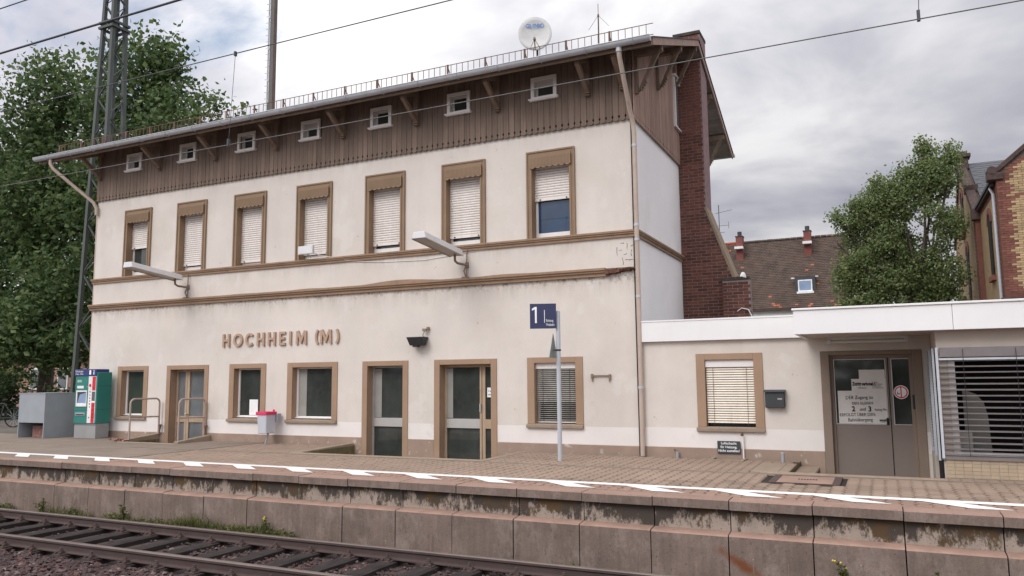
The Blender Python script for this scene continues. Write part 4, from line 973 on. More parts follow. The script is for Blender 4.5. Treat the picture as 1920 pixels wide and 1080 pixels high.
# lamps reaching out over the platform
def plat_lamp(x, label, xw):
    t = root('platform_lamp', (x,YF,3.75), label, 'lamp', 'lamps reaching out from the station wall')
    m = MB(); ya, za, yb, zb = 13.28, 4.38, 14.86, 4.225
    pr = lambda y_, z_, w1, w2, h: [(x-w1, y_, z_),(x+w1, y_, z_),(x+w2, y_, z_+h),(x-w2, y_, z_+h)]
    A = pr(ya,za,.165,.135,.13); B = pr(yb,zb,.165,.135,.13); m.add(A+B, [(0,1,2,3),(7,6,5,4),(3,2,6,7),(1,5,6,2),(4,0,3,7)]); part('housing', m, 'lamp_grey', t, bevel=.008)
    m = MB(); m.add([(p[0],p[1],p[2]-.002) for p in (A[0],A[1],B[1],B[0])], [(3,2,1,0)]); m.quad(A[0],B[0],(B[0][0],B[0][1],B[0][2]-.02),(A[0][0],A[0][1],A[0][2]-.02)); m.quad(A[1],(A[1][0],A[1][1],A[1][2]-.02),(B[1][0],B[1][1],B[1][2]-.02),B[1]); part('lens', m, 'lamp_lens', t)
    m = MB(); m.tube([(x+.02,14.72,4.24),(x+.02,14.74,4.10),(x+.03,14.82,4.06),(xw,YF-.06,4.04)], .028, 8); m.tube([(xw,YF-.05,3.76),(xw,YF-.05,4.42)], .014, 6); m.tube([(xw-.02,YF-.03,3.75),(xw-.05,YF-.09,3.9),(xw-.01,YF-.05,4.04)], .018, 6); m.box(xw-.035,xw+.035,YF-.06,YF,3.98,4.1); m.box(xw-.09,xw+.03,YF-.13,YF,3.747,3.77); part('bracket', m, 'bracket_brown', t)
    m = MB(); m.tube([(xw+.03,YF-.01,4.30),(xw+.05,YF-.01,4.0),(xw+.04,YF-.015,3.78)], .009, 5); part('cable', m, 'white_plastic', t)
plat_lamp(-8.40, 'grey box lamp reaching out between the fifth and sixth shuttered windows', -8.26)
plat_lamp(-16.96, 'grey box lamp reaching out in front of the leftmost shuttered window', -16.82)
m = MB(); m.tube([(-12.4,YF-.09,4.56),(-12.0,YF-.07,4.50),(-11.4,YF-.03,4.36),(-10.6,YF-.012,4.28),(-9.4,YF-.012,4.24),(-8.3,YF-.012,4.32),(-7.6,YF-.012,4.38)], .007, 5)
solo('wall_cable', m, 'white_plastic', (-10,YF,4.3), 'thin cable strung along the wall between the white antenna box and a lamp', 'cable')
t = root('antenna_box', (-12.63,YF-.12,4.50), 'small white flat antenna box on a foot at the fourth shuttered window', 'antenna')
m = MB(); m.box(-12.88,-12.43,YF-.26,YF-.19,4.60,4.80); m.box(-12.865,-12.445,YF-.264,YF-.26,4.615,4.785); part('panel', m, 'lamp_grey', t, bevel=.012)
m = MB(); m.tube([(-12.6,YF-.2,4.62),(-12.6,YF-.1,4.52)], .014, 6); m.tube([(-12.5,YF-.2,4.63),(-12.36,YF-.07,4.58)], .012, 6); part('foot', m, 'lamp_grey', t)
t = root('floodlight', (-9.5,YF-.1,2.3), 'black wedge shaped floodlight fixed above the gap between the glazed doors', 'floodlight')
m = MB(); m.add([(-9.70,14.82,2.47),(-9.27,14.82,2.47),(-9.27,YF,2.47),(-9.70,YF,2.47),(-9.64,14.88,2.28),(-9.31,14.88,2.28),(-9.31,YF-.06,2.28),(-9.64,YF-.06,2.28)], [(0,1,2,3),(4,7,6,5),(0,4,5,1),(1,5,6,2),(2,6,7,3),(3,7,4,0)]); part('housing', m, 'black_metal', t, bevel=.01)
m = MB(); m.box(-9.55,-9.42,14.86,14.95,2.245,2.279); part('shade', m, 'black_metal', t)
t = root('wall_sensor', (-9.28,YF,2.62), 'little beige sensor on the wall above the black floodlight', 'sensor')
m = MB(); m.box(-9.30,-9.24,YF-.06,YF,2.63,2.70); m.box(-9.37,-9.27,YF-.13,YF-.06,2.60,2.66); part('body', m, 'coping_tan', t, bevel=.006); m = MB(); m.tube([(-9.33,YF-.08,2.60),(-9.40,YF-.05,2.52),(-9.36,YF-.03,2.46)], .007, 5); part('cable', m, 'black_metal', t)
t = root('sign_holder', (-5.18,YF,1.55), 'empty rusty metal sign holder on the wall right of the last window', 'bracket')
m = MB(); m.box(-5.38,-4.98,YF-.03,YF-.015,1.545,1.575); m.box(-5.40,-5.36,YF-.04,YF,1.50,1.60); m.box(-5.02,-4.98,YF-.04,YF,1.49,1.59); m.box(-5.38,-5.36,YF-.035,YF-.02,1.44,1.50); m.box(-5.02,-5.0,YF-.035,YF-.02,1.44,1.5); part('bar', m, 'coping_tan', t)
t = root('mailbox', (-1.83,YF,.93), 'dark grey letter box on the wall left of the brown door', 'letter box')
m = MB(); m.box(-2.01,-1.67,YF-.13,YF-.002,.95,1.23); part('body', m, 'anthracite', t, bevel=.01); m = MB(); m.prism([(-2.03,YF-.16,1.23),(-2.03,YF-.002,1.255),(-2.03,YF-.002,1.275),(-2.03,YF-.16,1.245)], (.38,0,0)); part('lid', m, 'anthracite', t); m = MB(); m.box(-1.79,-1.71,YF-.133,YF-.13,1.10,1.12); part('name_plate', m, 'alu', t)
t = root('warning_plate', (-2.71,YF-.02,.1), 'dark plate reading Luftschacht für Heizung above the shaft mouth', 'sign')
m = MB(); m.box(-2.915,-2.495,YF-.05,YF-.03,.095,.325); part('plate', m, 'anthracite', t, bevel=.004)
for k, s in enumerate(('Luftschacht','für Heizung.','Nicht zustellen!')): text(s, .062, 'print_white', (-2.705, YF-.052, .265-.068*k), FRONT, t, align='CENTER', bold=.001)
t = root('standpipe', (-2.44,YF-.06,0), 'thin white pipe with a small tap beside the dark warning plate', 'pipe')
m = MB(); m.tube([(-2.44,YF-.06,0),(-2.44,YF-.06,.44)], .016, 8); part('pipe', m, 'white_plastic', t); m = MB(); m.tube([(-2.44,YF-.06,.43),(-2.45,YF-.07,.47),(-2.46,YF-.11,.44)], .018, 6); part('tap', m, 'rusty_steel', t)
t = root('pipe_stub', (-3.66,YF-.1,0), 'short grey pipe stub at the wall foot right of the downpipe', 'pipe'); m = MB(); m.tube([(-3.66,YF-.1,-.02),(-3.66,YF-.1,.11)], .028, 8); part('pipe', m, 'grey_metal', t); m = MB(); m.tube([(-3.66,YF-.1,.11),(-3.70,YF-.05,.13),(-3.74,YF-.02,.14)], .014, 6); part('elbow', m, 'rusty_steel', t)
t = root('pipe_stub', (-1.72,14.75,0), 'short grey pipe stub on the paving left of the brown door', 'pipe'); m = MB(); m.tube([(-1.72,14.75,-.02),(-1.72,14.75,.16)], .03, 8); part('pipe', m, 'grey_metal', t); m = MB(); m.tube([(-1.72,14.75,.16),(-1.72,14.75,.172)], .034, 8); part('cap', m, 'zinc', t)
# platform number sign
t = root('platform_sign', (-5.52,13.63,0), 'blue sign with a white 1 on a grey pole standing on the platform', 'sign')
m = MB(); m.tube([(-5.52,13.63,0),(-5.52,13.63,2.77)], .042, 12); m.tube([(-5.52,13.63,2.77),(-5.52,13.63,2.785)], .03, 12); part('pole', m, 'pole_grey', t)
import_yaw = R(20)
sgp = MB(); sgp.box(-.525,-.03,-.075,-.045,2.45,2.92); sg_o = part('panel', sgp, 'sign_blue', t); 
sg_o.data.transform(Matrix.Translation((-5.52,13.63,0)))
sg_o.rotation_euler = (0,0,import_yaw)
m2 = MB(); m2.box(-.255,-.245,-.079,-.0752,2.56,2.80); m2.add([],[]); ln = MB(); ln = m2
o = bpy.data.objects.new('divider', ln.mesh('divider','print_white')); COL.objects.link(o); o.parent = sg_o; ORG[o.name] = Vector((0,0,0))
ORG[sg_o.name] = Vector((0,0,0))
m = MB(); m.box(-.43,-.395,-.079,-.0752,2.555,2.86); m.prism([(-.43,-.079,2.86),(-.43,-.079,2.815),(-.485,-.079,2.79),(-.485,-.079,2.825)], (0,.0038,0)); o = bpy.data.objects.new('number', m.mesh('number','print_white')); COL.objects.link(o); o.parent = sg_o
text('Richtung', .07, 'print_white', (-.222,-.078,2.575), FRONT, sg_o, sx=.56); text('Wiesbaden', .07, 'print_white', (-.222,-.078,2.50), FRONT, sg_o, sx=.5)
t2 = root('triangle_sign', (-5.55,13.63,1.85), 'grey back of a small triangular sign clamped to the blue sign pole', 'sign')
m = MB(); ux, uy = -.12, -.99
tri = [(-.30,1.90),(.30,1.90),(0,2.36)]; m.prism([(-5.62+ux*(a-.0)*.95, 13.63-uy*(a)*.95-.02, b) for a, b in tri], (.006,.004,0)); part('plate', m, 'sign_back', t2)
m = MB(); m.tube([(-5.52,13.63,2.03),(-5.52,13.63,2.06)], .05, 10); m.bar((-5.6,13.6,2.045),(-5.48,13.6,2.045),.03,.02); part('clamp', m, 'black_metal', t2)
# litter bin
t = root('litter_bin', (-13.6,14.75,0), 'grey litter bin with a red liner rim standing by the square window', 'litter bin')
m = MB(); m.add([(-13.80,14.62,.25),(-13.54,14.62,.25),(-13.54,14.92,.25),(-13.80,14.92,.25),(-13.83,14.60,.72),(-13.53,14.60,.72),(-13.53,14.93,.72),(-13.83,14.93,.72)], [(0,3,2,1),(0,1,5,4),(1,2,6,5),(2,3,7,6),(3,0,4,7)]); part('body', m, 'bin_grey', t, bevel=.015)
m = MB(); frame(m,-13.845,-13.51,14.585,14.945,0,0,.03); m = MB(); m.box(-13.85,-13.51,14.58,14.61,.70,.775); m.box(-13.85,-13.51,14.92,14.95,.70,.775); m.box(-13.85,-13.82,14.611,14.919,.70,.775); m.box(-13.535,-13.51,14.611,14.919,.70,.775); m.sphere((-13.57,14.9,.80),.03); part('liner_rim', m, 'bin_red', t, bevel=.008)
m = MB(); m.box(-13.81,-13.56,14.63,14.91,.62,.63); part('opening', m, 'dark', t)
m = MB(); m.tube([(-13.62,14.78,.25),(-13.66,14.74,0)], .022, 6); part('stand', m, 'grey_metal', t); m = MB(); m.box(-13.6,-13.46,14.93,15.04,.52,.72); part('wall_plate', m, 'grey_metal', t)
# handrails beside the sunken left door
def handrail(x, label, ya, yb):
    t = root('handrail', (x,ya,0), label, 'handrail', 'handrails of the sunken door')
    m = MB(); r = .12; path = [(x,ya,.04),(x,ya,.98-.02)]
    for k in range(1, 5): a = math.pi/2*k/4; path.append((x, ya+r-r*math.cos(a), .96+r*math.sin(a)))
    for k in range(0, 5): a = math.pi/2*k/4; path.append((x, yb-r+r*math.sin(a), .96+r*math.cos(a)))
    path.append((x,yb,.14)); m.tube(path, .024, 8); part('rail', m, 'handrail', t)
    m = MB(); m.tube([(x,ya,.62),(x,yb,.60)], .02, 8); part('mid_rail', m, 'handrail', t)
    m = MB(); m.tube([(x+.03,yb+.0,.15),(x+.05,yb+.02,.36)], .018, 6); m.box(x+.0,x+.08,yb-.02,yb+.04,.34,.39); part('wall_anchor', m, 'rusty_steel', t)
handrail(-17.66, 'tubular handrail left of the sunken wooden door, in front of a window', 14.12, 15.02); handrail(-16.0, 'tubular handrail right of the sunken wooden door', 14.2, 15.02)
m = MB(); q = random.Random(5)
for _ in range(26): stone(m, (-17.95+q.uniform(-.16,.3), 14.0+q.uniform(-.13,.13), .02+q.uniform(0,.05)), q.uniform(.03,.07), q)
solo('rubble_heap', m, 'rubble', (-17.9,14,0), 'small heap of reddish rubble at the foot of the left handrail', 'rubble')
# ticket machine
kx, ky, kyaw = -19.48, 14.5, R(3)
t = root('ticket_machine', (kx,ky,0), 'turquoise ticket machine with a blue top and red and white strips', 'ticket machine'); t.rotation_euler = (0,0,kyaw); t.scale = (.833,.75,1)
ORG[t.name] = Vector((0,0,0))
def kp(nm, mb, mk, bevel=0, par=t): 
    o = bpy.data.objects.new(nm, mb.mesh(nm, mk)); COL.objects.link(o); o.parent = par; ORG[o.name] = Vector((0,0,0))
    if bevel: b = o.modifiers.new('bevel','BEVEL'); b.width = bevel; b.segments = 1
    return o
W_, D_ = 1.02, .62
m = MB(); m.box(-W_,0,0,D_,.40,1.80); kp('body', m, 'kiosk_green', .012)
m = MB(); m.box(-W_+.02,-.02,.03,D_-.02,0,.40); kp('base', m, 'kiosk_base', .006)
m = MB(); m.box(-W_-.01,-.04,-.03,D_-.1,1.70,1.885); hd = kp('header', m, 'kiosk_blue', .008)
text('Fahrkarten', .085, 'print_white', (-W_+.02,-.034,1.80), FRONT, hd, sx=.95); text('Tickets · Billets', .06, 'print_white', (-W_+.02,-.034,1.735), FRONT, hd)
m = MB(); m.box(-.36,-.28,-.034,-.03,1.735,1.855); m.box(-.17,-.135,-.034,-.03,1.735,1.815); m.box(-.17,-.135,-.034,-.03,1.83,1.855); kp('pictogram', m, 'print_white', par=hd)
m = MB(); m.box(-.40,-.23,-.006,-.0005,.42,1.69); m.box(-.232,-.055,-.0052,-.0004,.42,1.69) ; wp = kp('white_strip', m, 'kiosk_white')
m = MB(); m.box(-.222,-.075,-.011,-.0053,1.30,1.68); m.box(-.222,-.075,-.011,-.0053,.425,.97); kp('red_strip', m, 'kiosk_red')
m = MB(); m.box(-.22,-.08,-.011,-.0053,1.02,1.27); kp('payout_window', m, 'glass_grey')
m = MB(); [m.box(-.33+.012*(k % 2),-.29,-.012,-.0062,z,z+.03) for k, z in enumerate((1.25,1.16,1.08,1.0,.92,.84,.55))]; [m.box(-.17,-.12,-.016,-.0112,z,z+.022) for z in (1.36,.88,.76,.64,.56)]; kp('slot', m, 'black_metal')
m = MB(); m.tube([(-.315,-.004,1.44),(-.315,-.02,1.44)], .045, 12); kp('button', m, 'kiosk_red')
m = MB(); frame(m,-.93,-.44,.86,1.30,-.03,.0,.05,.03,.04,.09); kp('screen_frame', m, 'kiosk_white', .008)
m = MB(); m.prism([(-.88,-.012,.95),(-.47,-.012,.95),(-.47,-.001,1.26),(-.88,-.001,1.26)],(0,.0005,0)); kp('screen', m, 'screen'); m = MB(); m.add([(-.88,-.013,.95),(-.78,-.014,1.2),(-.47,-.014,1.26),(-.88,-.0135,1.26)],[(0,1,2,3)]); kp('screen_hood', m, 'anthracite')
m = MB(); m.box(-.93,-.50,-.02,0,.62,.70); kp('delivery_tray', m, 'grey_metal'); m = MB(); m.box(-.90,-.53,-.022,-.0205,.635,.66); kp('tray_mouth', m, 'dark')
text('RMV', .10, 'print_white', (-.92,-.003,1.52), FRONT, t, name='logo')
for z in (.78, 1.42): m = MB(); m.box(.0005,.004,.02,D_-.02,z,z+.008); kp('side_seam', m, 'anthracite')
m = MB(); m.box(-.98,-.42,-.0042,-.0005,.755,.762); kp('door_seam', m, 'anthracite'); m = MB(); m.tube([(-.45,-.012,1.40),(-.45,0,1.40)], .016, 10); kp('lock', m, 'alu')
m = MB(); m.box(-.92,-.62,-.0045,-.0004,1.36,1.43); kp('sticker', m, 'kiosk_white')
m = MB(); m.box(-W_+.02,-.02,.024,.0295,.36,.372); kp('base_gap', m, 'anthracite')
# grey open bottomed steel box
t = root('steel_box', (-21.5,14.0,0), 'grey sheet steel box raised on its side walls, left of the ticket machine', 'cabinet')
m = MB(); bx0, bx1, by0, by1 = -22.15,-21.02,14.08,15.0
m.box(bx0,bx0+.03,by0,by1,0,1.22); m.box(bx1-.03,bx1,by0,by1,0,1.22); m.box(bx0+.03,bx1-.03,by1-.03,by1,.0,1.22); part('side_wall', m, 'box_grey', t)
m = MB(); m.box(bx0+.031,bx1-.031,by0+.002,by0+.03,.42,1.215); part('front_panel', m, 'box_grey', t); m = MB(); m.box(bx0-.01,bx1+.01,by0-.01,by1+.01,1.221,1.24); part('top', m, 'box_grey', t)
m = MB(); m.box(bx0+.2,bx1-.1,by0+.3,by0+.8,.0,.32); part('inner_block', m, 'rubble', t)
# satellite dish and whip antenna on the roof
t = root('satellite_dish', (-6.45,14.98,8.3), 'white satellite dish on a short mast above the snow guard', 'satellite dish')
dn = Vector((.37,-.92,.02)).normalized(); du = Vector((0,0,1))-dn*dn.z; du.normalize(); ds = du.cross(dn); dc = Vector((-6.46,14.88,8.99)); m = MB(); vs = []; fs = []
NR, NS = 5, 28
for i in range(NR+1):
    rr = .365*i/NR
    for k in range(NS): a = 2*math.pi*k/NS; vs.append(dc+ds*rr*math.cos(a)+du*rr*1.06*math.sin(a)-dn*(.075*(1-(i/NR)**2)))
for i in range(NR):
    for k in range(NS): fs.append((i*NS+k, i*NS+(k+1) % NS, (i+1)*NS+(k+1) % NS, (i+1)*NS+k))
m.add(vs, fs, 0, True); dish = part('reflector', m, 'dish', t); sd = dish.modifiers.new('solid','SOLIDIFY'); sd.thickness = .012; sd.offset = 0
m = MB(); m.tube([(-6.46,15.0,8.30),(-6.46,15.0,9.0)], .025, 8); part('mast', m, 'rusty_steel', t)
foc = dc+dn*.36-du*.30; m = MB(); m.tube([dc-du*.36, foc], .012, 6); m.tube([dc-du*.33+ds*.1, foc], .006, 5); m.tube([dc-du*.33-ds*.1, foc], .006, 5); part('arm', m, 'coping_tan', t); m = MB(); m.tube([foc-dn*.05, foc+dn*.05], .028, 8); part('receiver', m, 'coping_tan', t)
lg = text('GLOBO', .12, 'print_blue', (0,0,0), (0,0,0), t, name='logo', align='CENTER', bold=.002)
rm = Matrix((ds,du,dn)).transposed().to_4x4(); pl = dc+du*.155-dn*.025; lg.matrix_local = Matrix.Translation(pl-ORG[t.name]) @ rm
t = root('rod_antenna', (-5.08,15.1,8.4), 'thin rod antenna with two stay wires on the roof near the gable', 'antenna')
m = MB(); m.tube([(-5.08,15.1,8.36),(-5.08,15.1,9.2)], .016, 6); m.tube([(-5.08,15.1,9.2),(-5.08,15.1,9.46)], .007, 5); m.tube([(-5.08,15.1,9.17),(-5.08,15.1,9.22)], .022, 6); part('rod', m, 'rusty_steel', t); m = MB(); m.tube([(-5.08,15.1,9.2),(-5.30,15.1,8.92)], .004, 4); m.tube([(-5.08,15.1,9.2),(-4.85,15.1,8.92)], .004, 4); part('stay', m, 'wire', t)
# wet spots / litter
m = MB()
for x, y, s in ((-3.0,12.93,.05),(-14.05,13.05,.05),(-14.4,12.75,.06)): m.add([(x-s,y-.02,.006),(x,y-s*.5,.012),(x+s,y,.008),(x,y+.03,.01)], [(0,1,2,3)])

# ================================================================== MASTS AND WIRES
t = root('lattice_mast', (-23.7,17.3,-.05), 'tall grey steel lattice mast behind the left corner of the station', 'mast')
mcx, mcy = -23.32, 17.3
wz = lambda z: .97-.0365*z
cor = lambda z: [(mcx+sx*wz(z)/2, mcy+sy*wz(z)/2, z) for sx, sy in ((-1,-1),(1,-1),(1,1),(-1,1))]
ztop = 22.0; c0, c1 = cor(-.05), cor(ztop)
for a, b in zip(c0, c1): m = MB(); m.bar(a, b, .12, .12, up=(0,1,0)); part('leg', m, 'mast_steel', t)
z = .2; fl = 0; m = MB()
while z < ztop-.6:
    h = wz(z)*1.1; A, B = cor(z), cor(z+h)
    for i in range(4):
        j = (i+1) % 4
        if (fl+i) % 2: m.bar(A[i], B[j], .05, .025)
        else: m.bar(A[j], B[i], .05, .025)
    z += h; fl += 1
part('lattice', m, 'mast_steel', t)
m = MB()
for zc in (13.55, 13.72):
    c = wz(zc)/2+.12; m.box(mcx-c,mcx+c,mcy-c,mcy-c+.07,zc,zc+.08); m.box(mcx-c,mcx+c,mcy+c-.07,mcy+c,zc,zc+.08); m.box(mcx-c,mcx-c+.07,mcy-c+.071,mcy+c-.071,zc,zc+.08); m.box(mcx+c-.07,mcx+c,mcy-c+.071,mcy+c-.071,zc,zc+.08)
part('clamp_frame', m, 'mast_steel', t)
t = root('radio_mast', (-24.6,26,0), 'slim grey radio mast with a side ladder rising behind the roof', 'mast')
m = MB(); m.prism([(-24.40,25.9,0),(-24.17,25.9,0),(-24.17,26.1,0),(-24.40,26.1,0)], (0,0,24)); part('shaft', m, 'radio_mast', t)
m = MB(); m.bar((-24.52,25.95,0),(-24.52,25.95,24),.05,.05,up=(0,1,0)); z = 1
lad = MB()
while z < 23.8: m.box(-24.68,-24.36,25.94,25.96,z,z+.02); z += .3
z = 1.5
while z < 23.8: m.box(-24.54,-24.40,25.93,25.98,z,z+.12); z += 1.5
part('ladder', m, 'zinc', t); m = MB(); m.tube([(-24.16,25.96,0),(-24.16,25.96,24)], .03, 6); part('cable_run', m, 'rusty_steel', t)
def wire(name, y, z, x0, x1, r, label, sag=0.0):
    m = MB(); m.tube([(x0+(x1-x0)*k/12, y, z) for k in range(13)], r, 6); return solo(name, m, 'copper_wire' if r == .0065 else 'wire', (0,y,z), label, 'wire')
wire('contact_wire', 8.455, 5.05, -90, 60, .0065, 'overhead contact wire crossing in front of the boarded attic storey')
wire('messenger_wire', 8.455, 6.47, -90, 60, .008, 'thin upper wire crossing the sky above the gutter and through the tree')
wire('contact_wire', 4.25, 4.58, -90, 60, .010, 'heavy dark wire passing the lattice mast clamp at upper left')
wire('messenger_wire', 4.25, 5.03, -90, 60, .006, 'short bit of wire in the top left corner of the sky')
for x, lb in ((-8.72, 'thin vertical dropper wire hanging in front of the roof near the left tree'), (.51, 'short dropper wire with a clamp at the top right edge of the sky')):
    t = root('dropper_wire', (x,8.455,5.05), lb, 'wire'); m = MB(); m.tube([(x+.08,8.455,6.47),(x,8.455,5.05)], .004, 5); part('strand', m, 'wire', t); m = MB(); m.box(x-.015,x+.015,8.435,8.475,5.03,5.14); part('clamp', m, 'wire', t); m = MB(); m.box(x+.065,x+.095,8.435,8.475,6.43,6.5); part('clamp', m, 'wire', t)

# ================================================================== TREES AND PLANTS
def leaves(mb, c, n, spread, size, q, up=.35):
    for _ in range(n):
        p = Vector(c)+Vector((q.gauss(0,spread), q.gauss(0,spread), q.gauss(0,spread*.75)))
        nrm = Vector((q.uniform(-1,1), q.uniform(-1,1), q.uniform(-.4,1)+up)).normalized(); a = nrm.orthogonal().normalized(); a.rotate(Matrix.Rotation(q.uniform(0,6.28), 3, nrm)); b = nrm.cross(a); s = size*q.uniform(.6,1.3)
        mb.v += [tuple(p-a*s*.5), tuple(p+b*s*.34-nrm*s*.08), tuple(p+a*s*.5), tuple(p-b*s*.34-nrm*s*.08)]; k = len(mb.v); mb.f.append((k-4,k-3,k-2,k-1)); mb.m.append(0); mb.sm.append(False)
def tree(name, base, lobes, nclus, nleaf, size, mk, label, seed, trunk_r=.3, spread=.5, cat='tree', group=None, fork=.3, gap=-.16):
    q = random.Random(seed); t = root(name, base, label, cat, group); B = Vector(base)
    m = MB(); tops = []
    hub = B+Vector((0,0,(max(l[2] for l in lobes)-base[2])*fork)); m.tube([B-Vector((0,0,.3)), (B+hub)/2+Vector((.1,.05,0)), hub], trunk_r, 8, r2=trunk_r*.75)
    for (x, y, z, rx, ry, rz) in lobes:
        c = Vector((x,y,z)); mid = (hub+c)/2+Vector((q.uniform(-.5,.5),q.uniform(-.5,.5),.3)); m.tube([hub-Vector((0,0,.4)), mid, c, c+Vector((q.uniform(-.3,.3),q.uniform(-.3,.3),rz*.6))], trunk_r*.55, 6, r2=.03)
        for _ in range(4):
            e = c+Vector((q.uniform(-1,1)*rx*.8,q.uniform(-1,1)*ry*.8,q.uniform(-.6,.9)*rz*.8)); m.tube([mid.lerp(c,q.uniform(.2,.9)), e], trunk_r*.2, 5, r2=.015)
    part('trunk', m, 'bark', t)
    mb = MB(); vol = [l[3]*l[4]*l[5] for l in lobes]; tot = sum(v**.75 for v in vol)
    for l, v in zip(lobes, vol):
        for _ in range(int(nclus*v**.75/tot)):
            d = Vector((q.gauss(0,1),q.gauss(0,1),q.gauss(0,1))).normalized(); r = q.random()**.42
            r *= 1+.22*mnoise.noise(d*2.6+Vector((seed,l[0],l[2])))+.12*mnoise.noise(d*6+Vector((l[1],seed,0)))
            c = Vector((l[0]+d.x*l[3]*r, l[1]+d.y*l[4]*r, l[2]+d.z*l[5]*r))
            if mnoise.noise(c*.55+Vector((seed*1.7,0,0))) < gap: continue
            leaves(mb, c, nleaf, spread*q.uniform(.6,1.2), size, q)
    part('crown', mb, mk, t, kind=None); return t
tree('plane_tree', (-31.0,25.5,-.05), [(-31.6,25,14.6,2.6,2.6,3.4),(-30.4,25.2,16.6,1.1,1.2,1.6),(-28.6,25.5,12.6,3.0,2.8,2.6),(-32.5,25,9.8,3.6,3.2,3.2),(-28.6,25.5,9.4,3.0,2.8,2.6),(-33.2,24,5.6,2.6,2.6,2.3),(-29.5,25,6.6,2.6,2.4,2.2),(-33,23.0,3.5,3.2,2.4,1.3),(-33.5,22.0,3.9,2.6,1.6,1.3),(-28.6,24.5,4.0,2.4,2.2,1.4)], 4900, 11, .27, 'leaf_plane', 'tall dark green broadleaf tree whose pointed top shows right of the lattice mast', 11, .38, .42)
tree('plane_tree', (-39.0,26.0,-.05), [(-37.5,25,15.2,2.9,2.6,3.0),(-40.5,25,12.2,3.0,2.8,3.2),(-36.6,24.6,10.6,2.6,2.6,2.8),(-39.8,25,8.0,3.4,3.0,2.8),(-36.2,24,5.8,2.5,2.4,2.2),(-40.5,24.5,5.0,2.6,2.4,2.0),(-37.5,23.0,3.7,3.2,2.4,1.3),(-37,21.8,4.2,2.8,1.6,1.4),(-42,24.5,3.6,2.6,2.2,1.3)], 4700, 11, .27, 'leaf_plane', 'broad dark green tree at the left edge with a loose ragged top', 23, .4, .42)
tree('maple_tree', (1.1,36,-.05), [(2.3,36,9.6,.95,1.0,1.2),(1.0,36,8.9,1.0,1.0,1.1),(-.1,36,8.4,.9,.9,1.0),(-1.0,36,7.6,.7,.8,.8),(2.2,36,7.6,1.1,1.2,1.2),(.8,36,7.0,1.2,1.2,1.0),(-.6,36,6.5,1.0,1.0,.8),(1.9,36,5.6,1.3,1.3,1.1),(.4,36,5.4,1.4,1.2,.9),(-1.2,35.8,5.5,.8,.8,.6),(1.6,36,4.3,1.6,1.4,1.0),(-.7,35.8,4.3,1.2,1.0,.7),(-1.6,35.6,6.05,.75,.6,.22),(-1.5,35.6,7.1,.5,.5,.2),(2.0,36,10.9,.35,.35,.7),(3.0,36,10.5,.32,.35,.7),(1.3,36,10.0,.35,.4,.6),(.1,36,9.6,.35,.4,.5),(-.75,36,8.6,.3,.35,.5),(-1.5,36,8.3,.3,.3,.45)], 6200, 12, .125, 'leaf_maple', 'leafy light green tree between the tiled house and the brick church', 5, .12, .15, gap=-.22)
tree('distant_tree', (6.6,60,-.05), [(6.3,60,13.6,1.3,1.3,1.2),(7.4,60,12.4,1.8,1.6,1.6)], 300, 9, .3, 'leaf_maple', 'tree top showing above the brick church gable at the right edge', 9, .25, .4)
tree('hedge_shrub', (-43.0,27,-.05), [(-43,27,1.5,2.6,1.0,1.1),(-46.5,27.4,1.6,2.4,1.0,1.2)], 420, 9, .2, 'leaf_hedge', 'bright green hedge in front of the small brick house at far left', 31, .06, .25, 'hedge', fork=.2)
tree('hedge_shrub', (-36.0,22,-.05), [(-34.5,21.5,.9,2.2,.8,1.1),(-37.5,21.3,1.1,2.2,.9,1.2),(-32,21.4,.9,1.6,.8,1.0)], 900, 10, .16, 'leaf_dark', 'low dark shrub behind the parked bicycle', 37, .05, .22, 'shrub', fork=.2)
# weeds at the foot of the platform wall
q = random.Random(12); m = MB()
def tuft(mb, x, y, z, h, n, q):
    for _ in range(n):
        a = q.uniform(0,6.28); d = Vector((math.cos(a),math.sin(a),0)); b = Vector((x+q.gauss(0,.045),y+q.gauss(0,.025),z)); hh = h*q.uniform(.4,1.1); w_ = Vector((-d.y,d.x,0))*q.uniform(.004,.011); l1 = b+d*hh*.18+Vector((0,0,hh*.6)); l2 = b+d*hh*.5+Vector((0,0,hh*.95))
        mb.add([b-w_, b+w_, l1+w_*.8, l1-w_*.8, l2], [(0,1,2,3),(3,2,4)])
for _ in range(1500):
    x = -6.2-abs(q.gauss(0,4.6)) if q.random() < .75 else q.uniform(-20,1.5)
    dens = mnoise.noise(Vector((x*1.1,0,3)))
    if dens < (-.22 if x < -7.5 else .12): continue
    hv = 1+1.5*max(-.45, mnoise.noise(Vector((x*.9, 5, 1))))
    tuft(m, x, 9.84+q.uniform(-.13,.05), -.985, q.uniform(.04,.15)*hv*(1.45 if x < -8.5 else .65), q.randint(4,12), q)
for _ in range(420):
    x = q.uniform(-19,-8.5)
    if mnoise.noise(Vector((x*1.1,0,3))) > 0: leaves(m, (x, 9.82+q.uniform(-.1,.05), -.93+q.uniform(0,.09)), 9, .04, .055, q)
dry = len(m.f)
for _ in range(130):
    x = q.uniform(-18,-7.5) if q.random() < .8 else q.uniform(-7,1); b = Vector((x, 9.82+q.uniform(-.1,.06), -.99)); t_ = b+Vector((q.uniform(-.08,.08), q.uniform(-.03,.03), q.uniform(.15,.42)))
    m.add([b-Vector((.003,0,0)), b+Vector((.003,0,0)), t_+Vector((.002,0,0)), t_-Vector((.002,0,0))], [(0,1,2,3)], 1)
    for _k in range(3): leaves(m, t_-Vector((0,0,.03*_k)), 1, .008, .022, q); m.m[-1] = 1
solo('weeds', m, ['leaf_weed','coping_tan'], (-8,9.8,-1), kind='stuff')
